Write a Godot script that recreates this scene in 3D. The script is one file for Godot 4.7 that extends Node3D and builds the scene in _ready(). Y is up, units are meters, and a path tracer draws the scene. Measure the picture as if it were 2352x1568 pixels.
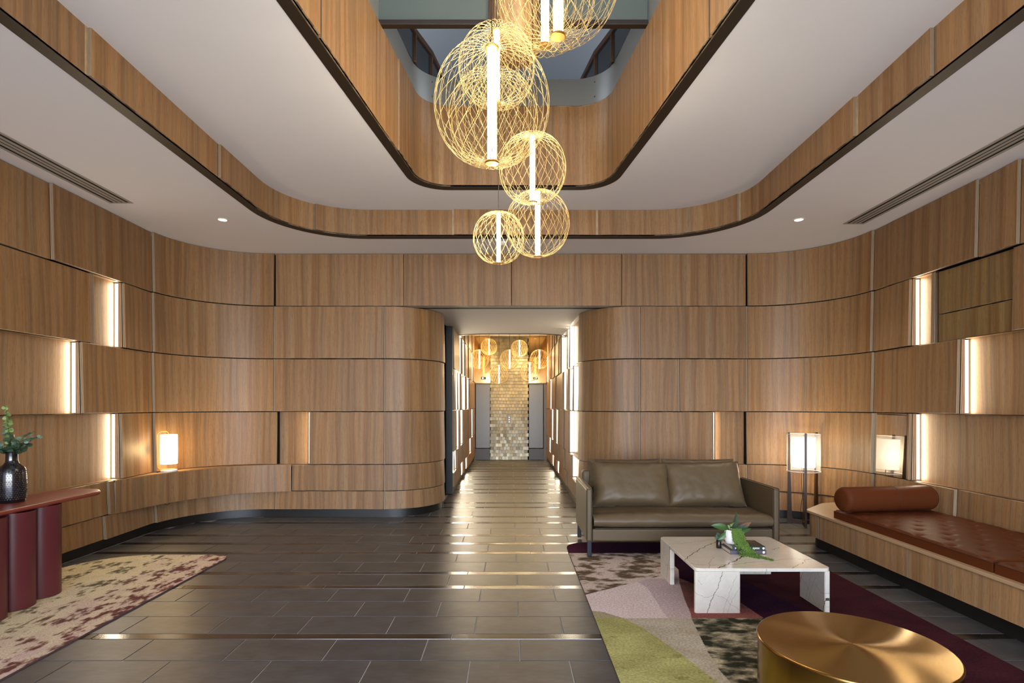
extends Node3D
# A hotel-like lobby: curved timber walls, coffered ceiling with a void, globe pendants, a lift corridor and a lounge.
# Plan coordinates are (x, d): d metres in front of the camera, so the world z is -d.

const EYE := 1.54
const SOFFIT := 3.64
const RECESS := 3.96
const RIM := 4.84
const RIM_TOP := 5.16
const UPPER := 6.5
const FRONT := -4.0   # the street front, behind the camera

var M := {}
var rng := RandomNumberGenerator.new()


func _ready() -> void:
	rng.seed = 11
	var cam := Camera3D.new()
	cam.name = "camera"
	cam.projection = Camera3D.PROJECTION_FRUSTUM
	cam.near = 0.05
	cam.far = 100.0
	cam.size = 0.05 * 1568.0 / 1260.0
	cam.frustum_offset = Vector2(3.0 / 1260.0, 147.0 / 1260.0) * 0.05   # a shift lens held level
	cam.position = Vector3(0, EYE, 0)
	cam.current = true
	add_child(cam)
	var we := WorldEnvironment.new()
	we.name = "environment"
	var e := Environment.new()
	e.background_mode = Environment.BG_SKY
	var sky := Sky.new()
	var ps := ProceduralSkyMaterial.new()
	ps.sky_top_color = Color(0.72, 0.79, 0.92)
	ps.sky_horizon_color = Color(0.92, 0.945, 0.97)
	ps.ground_horizon_color = Color(0.92, 0.93, 0.95)   # sunlit paving in the street
	ps.ground_bottom_color = Color(0.90, 0.91, 0.93)
	ps.sky_energy_multiplier = 3.4
	ps.ground_energy_multiplier = 2.6
	sky.sky_material = ps
	e.sky = sky
	e.tonemap_mode = Environment.TONE_MAPPER_LINEAR
	e.tonemap_exposure = 1.15
	e.sdfgi_enabled = true
	e.ssao_enabled = true
	e.ssil_enabled = true
	we.environment = e
	add_child(we)
	textures()
	shell()
	furniture()


class MB:
	# a mesh collector with explicit normals; corners are given counter-clockwise as seen from the front
	var v := PackedVector3Array()
	var n := PackedVector3Array()
	var t := PackedVector2Array()
	var i := PackedInt32Array()
	var xf := Transform3D()

	func vert(p: Vector3, q: Vector3, uv := Vector2.ZERO) -> int:
		v.append(xf * p)
		n.append((xf.basis * q).normalized())
		t.append(uv)
		return v.size() - 1

	func tri(a: Vector3, b: Vector3, c: Vector3, hint: Vector3, ta := Vector2.ZERO, tb := Vector2.ZERO, tc := Vector2.ZERO) -> void:
		var q := (b - a).cross(c - a).normalized()
		if q.dot(hint) < 0.0:
			var s := b
			b = c
			c = s
			var st := tb
			tb = tc
			tc = st
			q = -q
		var k := vert(a, q, ta)
		vert(b, q, tb)
		vert(c, q, tc)
		i.append_array([k, k + 2, k + 1])

	func quad(a: Vector3, b: Vector3, c: Vector3, d: Vector3, hint: Vector3, ta := Vector2(0, 0), tb := Vector2(1, 0), tc := Vector2(1, 1), td := Vector2(0, 1)) -> void:
		var q := (c - a).cross(d - b).normalized()
		var flip := q.dot(hint) < 0.0
		if flip:
			q = -q
		var k := vert(a, q, ta)
		vert(b, q, tb)
		vert(c, q, tc)
		vert(d, q, td)
		if flip:
			i.append_array([k, k + 1, k + 2, k, k + 2, k + 3])
		else:
			i.append_array([k, k + 2, k + 1, k, k + 3, k + 2])

	func grid(nu: int, nv: int, f: Callable, wrap := false, flip := false, us := 1.0, vs := 1.0) -> void:
		var p := PackedVector3Array()
		for b in nv + 1:
			for a in nu + 1:
				p.append(f.call(float(a) / nu, float(b) / nv))
		var k := v.size()
		var w := nu + 1
		for b in nv + 1:
			for a in nu + 1:
				var a0: int = a - 1 if a > 0 else (nu - 1 if wrap else 0)
				var a1: int = a + 1 if a < nu else (1 if wrap else nu)
				var b0 := maxi(b - 1, 0)
				var b1 := mini(b + 1, nv)
				var du := p[b * w + a1] - p[b * w + a0]
				var dv := p[b1 * w + a] - p[b0 * w + a]
				if du.length() < 1e-7:
					var bb := b1 if b == 0 else b0
					du = p[bb * w + a1] - p[bb * w + a0]
				var q := du.cross(dv)
				if q.length() < 1e-12:
					q = Vector3.UP
				q = q.normalized()
				vert(p[b * w + a], -q if flip else q, Vector2(us * a / nu, vs * b / nv))
		for b in nv:
			for a in nu:
				var o := k + b * w + a
				if flip:
					i.append_array([o, o + 1, o + w + 1, o, o + w + 1, o + w])
				else:
					i.append_array([o, o + w + 1, o + 1, o, o + w, o + w + 1])

	func lathe(profile: Array, segs := 32, at := Vector3.ZERO, sharp := 0.7) -> void:
		# profile of Vector2(radius, y) from the bottom up, outside to the right
		var nn := []
		for k in profile.size() - 1:
			var e: Vector2 = profile[k + 1] - profile[k]
			nn.append(Vector2(e.y, -e.x).normalized())
		var run := 0.0
		for k in profile.size() - 1:
			var n0: Vector2 = nn[k]
			var n1: Vector2 = nn[k]
			if k > 0 and nn[k - 1].dot(nn[k]) > sharp:
				n0 = (nn[k - 1] + nn[k]).normalized()
			if k < nn.size() - 1 and nn[k + 1].dot(nn[k]) > sharp:
				n1 = (nn[k + 1] + nn[k]).normalized()
			var step: float = (profile[k + 1] - profile[k]).length()
			var o := v.size()
			for a in segs + 1:
				var g := TAU * a / segs
				var c := cos(g)
				var s := sin(g)
				vert(at + Vector3(profile[k].x * c, profile[k].y, profile[k].x * s), Vector3(n0.x * c, n0.y, n0.x * s), Vector2(float(a) / segs, run))
				vert(at + Vector3(profile[k + 1].x * c, profile[k + 1].y, profile[k + 1].x * s), Vector3(n1.x * c, n1.y, n1.x * s), Vector2(float(a) / segs, run + step))
			run += step
			for a in segs:
				var b := o + a * 2
				i.append_array([b, b + 2, b + 3, b, b + 3, b + 1])

	func tube(pts: PackedVector3Array, r: float, sides := 8, caps := true, r_end := -1.0) -> void:
		var m := pts.size()
		var up := Vector3.UP
		var d0 := (pts[1] - pts[0]).normalized()
		if absf(d0.dot(up)) > 0.9:
			up = Vector3.RIGHT
		var x := d0.cross(up).normalized()
		var k := v.size()
		for a in m:
			var d := (pts[mini(a + 1, m - 1)] - pts[maxi(a - 1, 0)]).normalized()
			x = (x - d * x.dot(d)).normalized()
			var y := d.cross(x)
			var rr := r if r_end < 0.0 else lerpf(r, r_end, float(a) / (m - 1))
			for s in sides:
				var g := TAU * s / sides
				var q := x * cos(g) + y * sin(g)
				vert(pts[a] + q * rr, q, Vector2(float(s) / sides, float(a)))
		for a in m - 1:
			for s in sides:
				var o := k + a * sides + s
				var p := k + a * sides + (s + 1) % sides
				i.append_array([o, o + sides, p + sides, o, p + sides, p])
		if caps:
			for e in [0, m - 1]:
				var d: Vector3 = (pts[1] - pts[0]).normalized() if e == 0 else (pts[m - 1] - pts[m - 2]).normalized()
				for s in range(1, sides - 1):
					var b: int = k + int(e) * sides
					var hint: Vector3 = -d if e == 0 else d
					var inv := xf.affine_inverse()
					tri(inv * v[b], inv * v[b + s], inv * v[b + s + 1], hint)

	func box(c: Vector3, s: Vector3) -> void:
		var h := s / 2
		for ax in 3:
			for sg in [-1.0, 1.0]:
				var q := Vector3.ZERO
				q[ax] = sg
				var u := (ax + 1) % 3
				var w := (ax + 2) % 3
				if ax == 0:
					u = 2
					w = 1
				elif ax == 2:
					u = 0
					w = 1
				var e := []
				for k in [[-1, -1], [1, -1], [1, 1], [-1, 1]]:
					var p := Vector3.ZERO
					p[ax] = h[ax] * sg
					p[u] = h[u] * k[0]
					p[w] = h[w] * k[1]
					e.append(c + p)
				quad(e[0], e[1], e[2], e[3], q, Vector2(e[0][u], e[0][w]), Vector2(e[1][u], e[1][w]), Vector2(e[2][u], e[2][w]), Vector2(e[3][u], e[3][w]))

	func rbox(c: Vector3, s: Vector3, r: float, k := 2) -> void:
		# a box with rounded edges
		var h := s / 2
		r = minf(r, minf(h.x, minf(h.y, h.z)) * 0.999)
		var inner := h - Vector3(r, r, r)
		var steps := []
		for a in k + 1:
			steps.append(tan(PI / 4 * (1.0 - float(a) / k)))
		for ax in 3:
			for sg in [-1.0, 1.0]:
				var u: int = [2, 0, 0][ax]
				var w: int = [1, 2, 1][ax]
				var lu := []
				var lw := []
				for q in steps:
					lu.append(-inner[u] - r * q)
					lw.append(-inner[w] - r * q)
				for q in range(k, -1, -1):
					lu.append(inner[u] + r * steps[q])
					lw.append(inner[w] + r * steps[q])
				var o := v.size()
				for b in lw:
					for a in lu:
						var p := Vector3.ZERO
						p[ax] = h[ax] * sg
						p[u] = a
						p[w] = b
						var ci := p.clamp(-inner, inner)
						var q := (p - ci).normalized()
						vert(c + ci + q * r, q, Vector2(c[u] + a, c[w] + b))
				var m := lu.size()
				var out := Vector3.ZERO
				out[ax] = sg
				var eu := Vector3.ZERO
				eu[u] = 1
				var ew := Vector3.ZERO
				ew[w] = 1
				var flip := eu.cross(ew).dot(out) < 0
				for b in m - 1:
					for a in m - 1:
						var z := o + b * m + a
						if flip:
							i.append_array([z, z + 1, z + m + 1, z, z + m + 1, z + m])
						else:
							i.append_array([z, z + m + 1, z + 1, z, z + m, z + m + 1])

	func prism(poly: PackedVector2Array, y0: float, y1: float, r := 0.0, bottom := true) -> void:
		# poly in plan (x, d); extruded from y0 to y1, its top (and bottom) edge rounded by r
		var m := poly.size()
		var nn := PackedVector2Array()
		var area := 0.0
		for k in m:
			area += poly[k].cross(poly[(k + 1) % m])
		for k in m:
			var e := (poly[(k + 1) % m] - poly[(k - 1 + m) % m]).normalized()
			nn.append(Vector2(e.y, -e.x) * (1.0 if area > 0 else -1.0))
		var rows := []  # (inset, y, slope)
		if r > 0.0:
			for a in 5:
				var g := PI / 2 * a / 4
				rows.append(Vector3(r * (1 - sin(g)), y0 + r * (1 - cos(g)), -cos(g)))
			for a in 5:
				var g := PI / 2 * a / 4
				rows.append(Vector3(r * (1 - cos(g)), y1 - r * (1 - sin(g)), sin(g)))
		else:
			rows = [Vector3(0, y0, 0), Vector3(0, y1, 0)]
		for b in rows.size() - 1:
			var run := 0.0
			for k in m:
				var l := (k + 1) % m
				var e := (poly[l] - poly[k])
				var sharp: bool = nn[k].dot(nn[l]) < 0.9
				var fn := Vector2(e.y, -e.x).normalized() * (1.0 if area > 0 else -1.0)
				var na := fn if sharp else nn[k]
				var nb := fn if sharp else nn[l]
				var o := v.size()
				for z in [[k, b, na, run], [l, b, nb, run + e.length()], [l, b + 1, nb, run + e.length()], [k, b + 1, na, run]]:
					var row: Vector3 = rows[z[1]]
					var p: Vector2 = poly[z[0]] - nn[z[0]] * row.x
					var sl := sqrt(1.0 - row.z * row.z)
					vert(Vector3(p.x, row.y, -p.y), Vector3(z[2].x * sl, row.z, -z[2].y * sl), Vector2(z[3], row.y))
				run += e.length()
				if area < 0:
					i.append_array([o, o + 1, o + 2, o, o + 2, o + 3])
				else:
					i.append_array([o, o + 2, o + 1, o, o + 3, o + 2])
		for side in [0, 1]:
			if side == 0 and not bottom:
				continue
			var row: Vector3 = rows[0] if side == 0 else rows[-1]
			var p2 := PackedVector2Array()
			for k in m:
				p2.append(poly[k] - nn[k] * row.x)
			var ids := Geometry2D.triangulate_polygon(p2)
			for z in range(0, ids.size(), 3):
				var c := []
				for q in 3:
					c.append(Vector3(p2[ids[z + q]].x, row.y, -p2[ids[z + q]].y))
				tri(c[0], c[1], c[2], Vector3.UP if side == 1 else Vector3.DOWN, p2[ids[z]], p2[ids[z + 1]], p2[ids[z + 2]])

	func into(mesh: ArrayMesh, mat: Material) -> void:
		if v.is_empty():
			return
		var a := []
		a.resize(Mesh.ARRAY_MAX)
		a[Mesh.ARRAY_VERTEX] = v
		a[Mesh.ARRAY_NORMAL] = n
		a[Mesh.ARRAY_TEX_UV] = t
		a[Mesh.ARRAY_INDEX] = i
		mesh.add_surface_from_arrays(Mesh.PRIMITIVE_TRIANGLES, a)
		mesh.surface_set_material(mesh.get_surface_count() - 1, mat)


# ------------------------------------------------------------------ nodes
func made(mbs: Array) -> ArrayMesh:
	var mesh := ArrayMesh.new()
	for k in range(0, mbs.size(), 2):
		mbs[k].into(mesh, mbs[k + 1])
	return mesh


func part(called: String, mesh: Mesh, parent: Node, at := Vector3.ZERO) -> MeshInstance3D:
	var o := MeshInstance3D.new()
	o.name = called
	o.mesh = mesh
	o.position = at
	parent.add_child(o, true)
	return o


func tag(o: Node, label: String, category: String, group := "", kind := "") -> Node:
	o.set_meta("label", label)
	o.set_meta("category", category)
	if group:
		o.set_meta("group", group)
	if kind:
		o.set_meta("kind", kind)
	return o


func thing(called: String, label: String, category: String, at := Vector3.ZERO, turn := 0.0, group := "", kind := "") -> Node3D:
	var o := Node3D.new()
	o.name = called
	o.position = at
	o.rotation.y = turn
	add_child(o, true)
	tag(o, label, category, group, kind)
	return o


func P(x: float, y: float, d: float) -> Vector3:
	return Vector3(x, y, -d)


func omni(parent: Node, at: Vector3, c: Color, e: float, size := 0.03) -> void:
	var l := OmniLight3D.new()
	l.name = "light"
	l.light_color = c
	l.light_energy = e
	l.omni_range = 20.0
	l.omni_attenuation = 2.0
	l.light_size = size
	l.shadow_enabled = true
	l.position = at
	parent.add_child(l, true)


func area(parent: Node, at: Vector3, toward: Vector3, size: Vector2, c: Color, e: float) -> void:
	var l := AreaLight3D.new()
	l.name = "light"
	l.area_size = size
	l.light_color = c
	l.light_energy = e
	l.area_range = 20.0
	l.shadow_enabled = true
	parent.add_child(l, true)
	var up := Vector3.UP if absf(toward.y) < 0.9 else Vector3.FORWARD
	l.transform = Transform3D(Basis.looking_at(toward, up), at)


# ------------------------------------------------------------------ materials
func mat(c: Color, rough := 0.5, metal := 0.0, spec := 0.5) -> StandardMaterial3D:
	var m := StandardMaterial3D.new()
	m.albedo_color = c
	m.roughness = rough
	m.metallic = metal
	m.metallic_specular = spec
	return m


func glow(c: Color, e: float) -> StandardMaterial3D:
	var m := mat(Color(0.9, 0.9, 0.88), 0.5)
	m.emission_enabled = true
	m.emission = c
	m.emission_energy_multiplier = e
	return m


func noise(s: int, f: float, oct := 4, kind := FastNoiseLite.TYPE_SIMPLEX_SMOOTH) -> FastNoiseLite:
	var q := FastNoiseLite.new()
	q.seed = s
	q.noise_type = kind
	q.frequency = f
	q.fractal_type = FastNoiseLite.FRACTAL_FBM
	q.fractal_octaves = oct
	return q


func bump(m: StandardMaterial3D, f: float, depth_cm: float, rep: float, s := 1, world := true, kind := FastNoiseLite.TYPE_SIMPLEX_SMOOTH) -> StandardMaterial3D:
	var t := NoiseTexture2D.new()
	t.width = 256
	t.height = 256
	t.seamless = true
	t.noise = noise(s, f, 3, kind)
	m.heightmap_enabled = true
	m.heightmap_scale = depth_cm
	m.heightmap_texture = t
	if world:
		m.uv1_triplanar = true
		m.uv1_world_triplanar = true
	m.uv1_scale = Vector3(rep, rep, rep)
	return m


func wood_image(s: int) -> Image:
	# 3.0 m by 1.5 m of straight-grained veneer, the grain upright
	var w := 1024
	var h := 512
	var im := Image.create(w, h, false, Image.FORMAT_RGB8)
	var fine := noise(s, 0.30, 3)
	var mid := noise(s + 1, 0.05, 3)
	var broad := noise(s + 2, 0.012, 2)
	var pore := noise(s + 3, 0.45, 2)
	var warp := noise(s + 4, 0.004, 2)
	var hue := noise(s + 5, 0.02, 2)
	var dark := Color(0.46, 0.345, 0.235)
	var base := Color(0.61, 0.48, 0.345)
	var pale := Color(0.69, 0.565, 0.42)
	for y in h:
		for x in w:
			var wx: float = x + 7.0 * warp.get_noise_2d(x * 1.0, y * 0.6)
			var a: float = mid.get_noise_2d(wx * 2.4, y * 0.045)
			var b: float = broad.get_noise_2d(wx * 2.6, y * 0.05)
			var c: float = fine.get_noise_2d(wx, y * 0.010)
			var k: float = 0.58 + 0.22 * a + 0.42 * b + 0.17 * c
			var col: Color = dark.lerp(base, clampf(k * 1.6, 0.0, 1.0)) if k < 0.62 else base.lerp(pale, clampf((k - 0.62) * 2.0, 0.0, 1.0))
			var g: float = hue.get_noise_2d(wx * 1.5, y * 0.03) * 0.03
			col = Color(col.r + g, col.g, col.b - g)
			var p: float = pore.get_noise_2d(wx * 1.2, y * 0.035)
			if p > 0.30:
				col = col.lerp(dark, clampf((p - 0.30) * 1.8, 0.0, 0.5))
			im.set_pixel(x, y, col)
	return im


func textures() -> void:
	var wood := wood_image(7)
	var tex := ImageTexture.create_from_image(wood)
	for k in 3:
		var m := mat([Color(0.90, 0.89, 0.875), Color(0.865, 0.85, 0.83), Color(0.90, 0.88, 0.845)][k], 0.42, 0.0, 0.4)
		m.albedo_texture = tex
		m.uv1_scale = Vector3(1 / 3.0, 1 / 1.5, 1)
		M["wood%d" % k] = m
	var mg := mat(Color(0.84, 0.86, 0.79), 0.42, 0.0, 0.4)
	mg.albedo_texture = tex
	mg.uv1_scale = Vector3(1 / 3.0, 1 / 1.5, 1)
	M.wood_grey = mg
	# exposed plywood edge: pale and dark plies side by side
	var ply := Image.create(64, 64, false, Image.FORMAT_RGB8)
	var pn := noise(31, 0.2, 2)
	for x in 64:
		for y in 64:
			var band := int(x / 9.0) % 2
			var c: Color = Color(0.66, 0.585, 0.48) if band == 0 else Color(0.40, 0.335, 0.265)
			ply.set_pixel(x, y, c.lerp(Color(0.5, 0.43, 0.34), clampf(0.3 + pn.get_noise_2d(x * 2.0, y * 0.6), 0.0, 1.0) * 0.6))
	var pm := mat(Color.WHITE, 0.6)
	pm.albedo_texture = ImageTexture.create_from_image(ply)
	M.ply = pm
	M.black = mat(Color(0.075, 0.07, 0.066), 0.38)
	M.bronze = mat(Color(0.125, 0.088, 0.062), 0.5)
	M.backing = mat(Color(0.06, 0.05, 0.04), 0.9)
	M.paint = mat(Color(0.895, 0.90, 0.92), 0.85)
	M.led = glow(Color(1.0, 0.95, 0.86), 1.8)
	M.tube = glow(Color(1.0, 0.95, 0.80), 3.5)
	M.gold = mat(Color(0.86, 0.66, 0.36), 0.32, 1.0)
	M.wire = mat(Color(0.76, 0.67, 0.46), 0.42, 0.6)
	M.cord = mat(Color(0.05, 0.045, 0.04), 0.6)
	M.fascia = mat(Color(0.52, 0.535, 0.54), 0.36, 0.35)
	M.steel = mat(Color(0.40, 0.39, 0.375), 0.38, 0.9)
	M.mirror = mat(Color(0.86, 0.84, 0.80), 0.03, 1.0)
	M.gold_mirror = mat(Color(0.80, 0.66, 0.44), 0.10, 1.0)
	M.grey_glass = mat(Color(0.33, 0.365, 0.355), 0.22)
	M.dark_glass = mat(Color(0.20, 0.23, 0.27), 0.12)
	M.rail = mat(Color(0.30, 0.215, 0.15), 0.5)
	M.grille = mat(Color(0.62, 0.60, 0.57), 0.5)
	M.white = mat(Color(0.88, 0.87, 0.85), 0.4)
	# floor
	var fi := Image.create(512, 512, false, Image.FORMAT_RGB8)
	var f1 := noise(51, 0.008, 4)
	var f2 := noise(52, 0.03, 3, FastNoiseLite.TYPE_SIMPLEX)
	var f3 := noise(53, 0.006, 3)
	for y in 512:
		for x in 512:
			var k: float = 0.5 + 0.30 * f1.get_noise_2d(x * 1.0, y * 1.6) + 0.16 * f2.get_noise_2d(x * 0.5, y * 2.2)
			var ridge: float = absf(f3.get_noise_2d(x * 0.7 + 40, y * 1.7 + x * 0.5))
			if ridge < 0.010:
				k += (0.010 - ridge) * 16.0
			fi.set_pixel(x, y, Color(0.205, 0.203, 0.206).lerp(Color(0.355, 0.35, 0.352), clampf(k, 0.0, 1.0)))
	var ft := ImageTexture.create_from_image(fi)
	var fb := NoiseTexture2D.new()
	fb.width = 512
	fb.height = 512
	fb.seamless = true
	fb.noise = noise(54, 0.02, 4)
	for k in 4:
		var m := mat([Color(1, 1, 1), Color(0.93, 0.93, 0.94), Color(1.0, 0.98, 0.95), Color(0.96, 0.97, 0.98)][k], 0.42, 0.0, 0.53)
		m.albedo_texture = ft
		m.heightmap_enabled = true
		m.heightmap_texture = fb
		m.heightmap_scale = 0.035
		M["tile%d" % k] = m
	M.strip = mat(Color(0.135, 0.112, 0.098), 0.20, 0.0, 0.70)
	M.grout = mat(Color(0.66, 0.645, 0.63), 0.8)
	# upholstery
	M.taupe = bump(mat(Color(0.35, 0.295, 0.215), 0.42, 0.0, 0.38), 0.08, 0.03, 4.0, 61)
	M.tan = bump(mat(Color(0.33, 0.165, 0.08), 0.56, 0.0, 0.2), 0.08, 0.03, 4.0, 62)
	M.seam = mat(Color(0.20, 0.17, 0.135), 0.5)
	M.tan_seam = mat(Color(0.20, 0.09, 0.05), 0.5)
	M.wine = bump(mat(Color(0.33, 0.125, 0.145), 0.36), 0.05, 0.03, 3.0, 63)
	M.wine_top = mat(Color(0.44, 0.185, 0.14), 0.38)
	M.walnut = mat(Color(0.21, 0.125, 0.065), 0.45)
	M.blade = mat(Color(0.17, 0.19, 0.21), 0.4, 0.6)
	M.brass_side = mat(Color(0.60, 0.46, 0.25), 0.22, 1.0)
	var bt := mat(Color(0.67, 0.55, 0.335), 0.24, 1.0)
	bt.anisotropy_enabled = true
	bt.anisotropy = -0.95
	M.brass_top = bt
	M.soil = mat(Color(0.10, 0.075, 0.05), 0.95)
	M.leaf = mat(Color(0.22, 0.34, 0.15), 0.4)
	M.leaf_pale = mat(Color(0.52, 0.62, 0.38), 0.5)
	M.leaf_blue = mat(Color(0.36, 0.46, 0.38), 0.5)
	M.leaf_dark = mat(Color(0.21, 0.30, 0.22), 0.45)
	M.leaf_pink = mat(Color(0.50, 0.34, 0.26), 0.5)
	M.bead = mat(Color(0.33, 0.45, 0.15), 0.4)
	for k in ["leaf", "leaf_pale", "leaf_blue", "leaf_dark", "leaf_pink"]:
		M[k].backlight_enabled = true
		M[k].backlight = Color(0.25, 0.28, 0.15)
	M.stem = mat(Color(0.30, 0.30, 0.17), 0.6)
	marble()
	rugs()


func stroke(im: Image, pts: Array, wid: float, c: Color, s: int, soft := 0.6) -> void:
	# a wandering vein through pts, in pixels
	var q := noise(s, 0.012, 3)
	var run := 0.0
	for k in pts.size() - 1:
		var a: Vector2 = pts[k]
		var b: Vector2 = pts[k + 1]
		var steps := int(a.distance_to(b) * 1.5) + 1
		var side := (b - a).orthogonal().normalized()
		for e in steps:
			run += 0.67
			var p: Vector2 = a.lerp(b, float(e) / steps) + side * 13.0 * q.get_noise_1d(run)
			var w: float = wid * (0.65 + 0.9 * absf(q.get_noise_1d(run * 1.7 + 500)))
			var r := int(ceil(w + 1))
			for y in range(int(p.y) - r, int(p.y) + r + 1):
				for x in range(int(p.x) - r, int(p.x) + r + 1):
					if x < 0 or y < 0 or x >= im.get_width() or y >= im.get_height():
						continue
					var f := clampf((w - p.distance_to(Vector2(x, y))) / 1.5 + 0.5, 0.0, 1.0) * soft
					if f > 0.0:
						im.set_pixel(x, y, im.get_pixel(x, y).lerp(c, f * 0.6))


func marble() -> void:
	# the table top: 1.0 m square, u to the right, v towards the front; and a second sheet for the legs
	var wh := Color(0.83, 0.80, 0.745)
	for kind in 2:
		var n0 := 1024 if kind == 0 else 512
		var im := Image.create(n0, n0, false, Image.FORMAT_RGB8)
		var a := noise(71 + kind, 0.006, 4)
		var b := noise(75 + kind, 0.012, 4)
		for y in n0:
			for x in n0:
				var k: float = a.get_noise_2d(x * 1.0, y * 1.0) * 0.5 + 0.3
				var g: float = absf(b.get_noise_2d(x + y * 0.4, y * 0.6))
				var c := wh.lerp(Color(0.75, 0.72, 0.67), clampf(k, 0.0, 1.0) * 0.6)
				if g < 0.02:
					c = c.lerp(Color(0.60, 0.57, 0.54), (0.02 - g) * 18.0)
				im.set_pixel(x, y, c)
		var br := Color(0.36, 0.23, 0.10)
		var gr := Color(0.27, 0.24, 0.19)
		var veins := []
		if kind == 0:
			veins = [[5.5, br, [0.169, 0.99, 0.242, 0.926, 0.376, 0.788, 0.506, 0.641, 0.56, 0.55]], [3.2, gr, [0.0, 0.752, 0.102, 0.603, 0.233, 0.428, 0.358, 0.284, 0.473, 0.178, 0.52, 0.0]],
				[2.0, br, [0.0, 0.881, 0.157, 0.926, 0.334, 0.892, 0.528, 0.823, 0.679, 0.788, 0.872, 0.74, 1.0, 0.776]], [2.4, br, [0.708, 0.995, 0.775, 0.926, 0.889, 0.835, 0.913, 0.776, 0.994, 0.74]],
				[2.6, gr, [0.807, 0.47, 0.902, 0.4]], [2.6, gr, [0.957, 0.386, 1.0, 0.328]], [1.4, gr, [0.0, 0.284, 0.189, 0.224, 0.464, 0.099]], [1.4, br, [0.55, 0.3, 0.72, 0.12, 0.95, 0.2]], [1.2, gr, [0.1, 0.99, 0.18, 0.8, 0.24, 0.7]]]
		else:
			veins = [[3.4, gr, [0.60, 0.0, 0.52, 0.30, 0.42, 0.55, 0.33, 0.75, 0.26, 1.0]], [1.4, gr, [0.0, 0.50, 0.2, 0.62, 0.45, 0.56, 0.62, 0.62, 0.8, 0.8, 1.0, 0.95]], [1.3, gr, [0.9, 0.1, 0.75, 0.5, 0.6, 1.0]],
				[1.2, gr, [1.0, 0.35, 0.8, 0.7, 0.7, 1.0]], [1.2, gr, [0.38, 0.62, 0.30, 0.8, 0.27, 1.0]], [1.5, gr, [0.05, 0.2, 0.15, 0.3]]]
		var sd := 80
		for q in veins:
			var pts := []
			for z in range(0, q[2].size(), 2):
				pts.append(Vector2(q[2][z], q[2][z + 1]) * n0)
			stroke(im, pts, q[0] * n0 / 1024.0 * (1.0 if kind == 0 else 1.6), q[1], sd)
			sd += 1
		var m := mat(Color.WHITE, 0.12, 0.0, 0.5)
		m.albedo_texture = ImageTexture.create_from_image(im)
		M["marble%d" % kind] = m


func side_of(p: Vector2, line: Array) -> float:
	# >0 to the right (+x) of a line given by points of falling d
	for k in line.size() - 1:
		var a: Vector2 = line[k]
		var b: Vector2 = line[k + 1]
		if p.y <= a.y and p.y >= b.y:
			return p.x - lerpf(a.x, b.x, (a.y - p.y) / maxf(a.y - b.y, 1e-4))
	return p.x - (line[0].x if p.y > line[0].y else line[-1].x)


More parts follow.
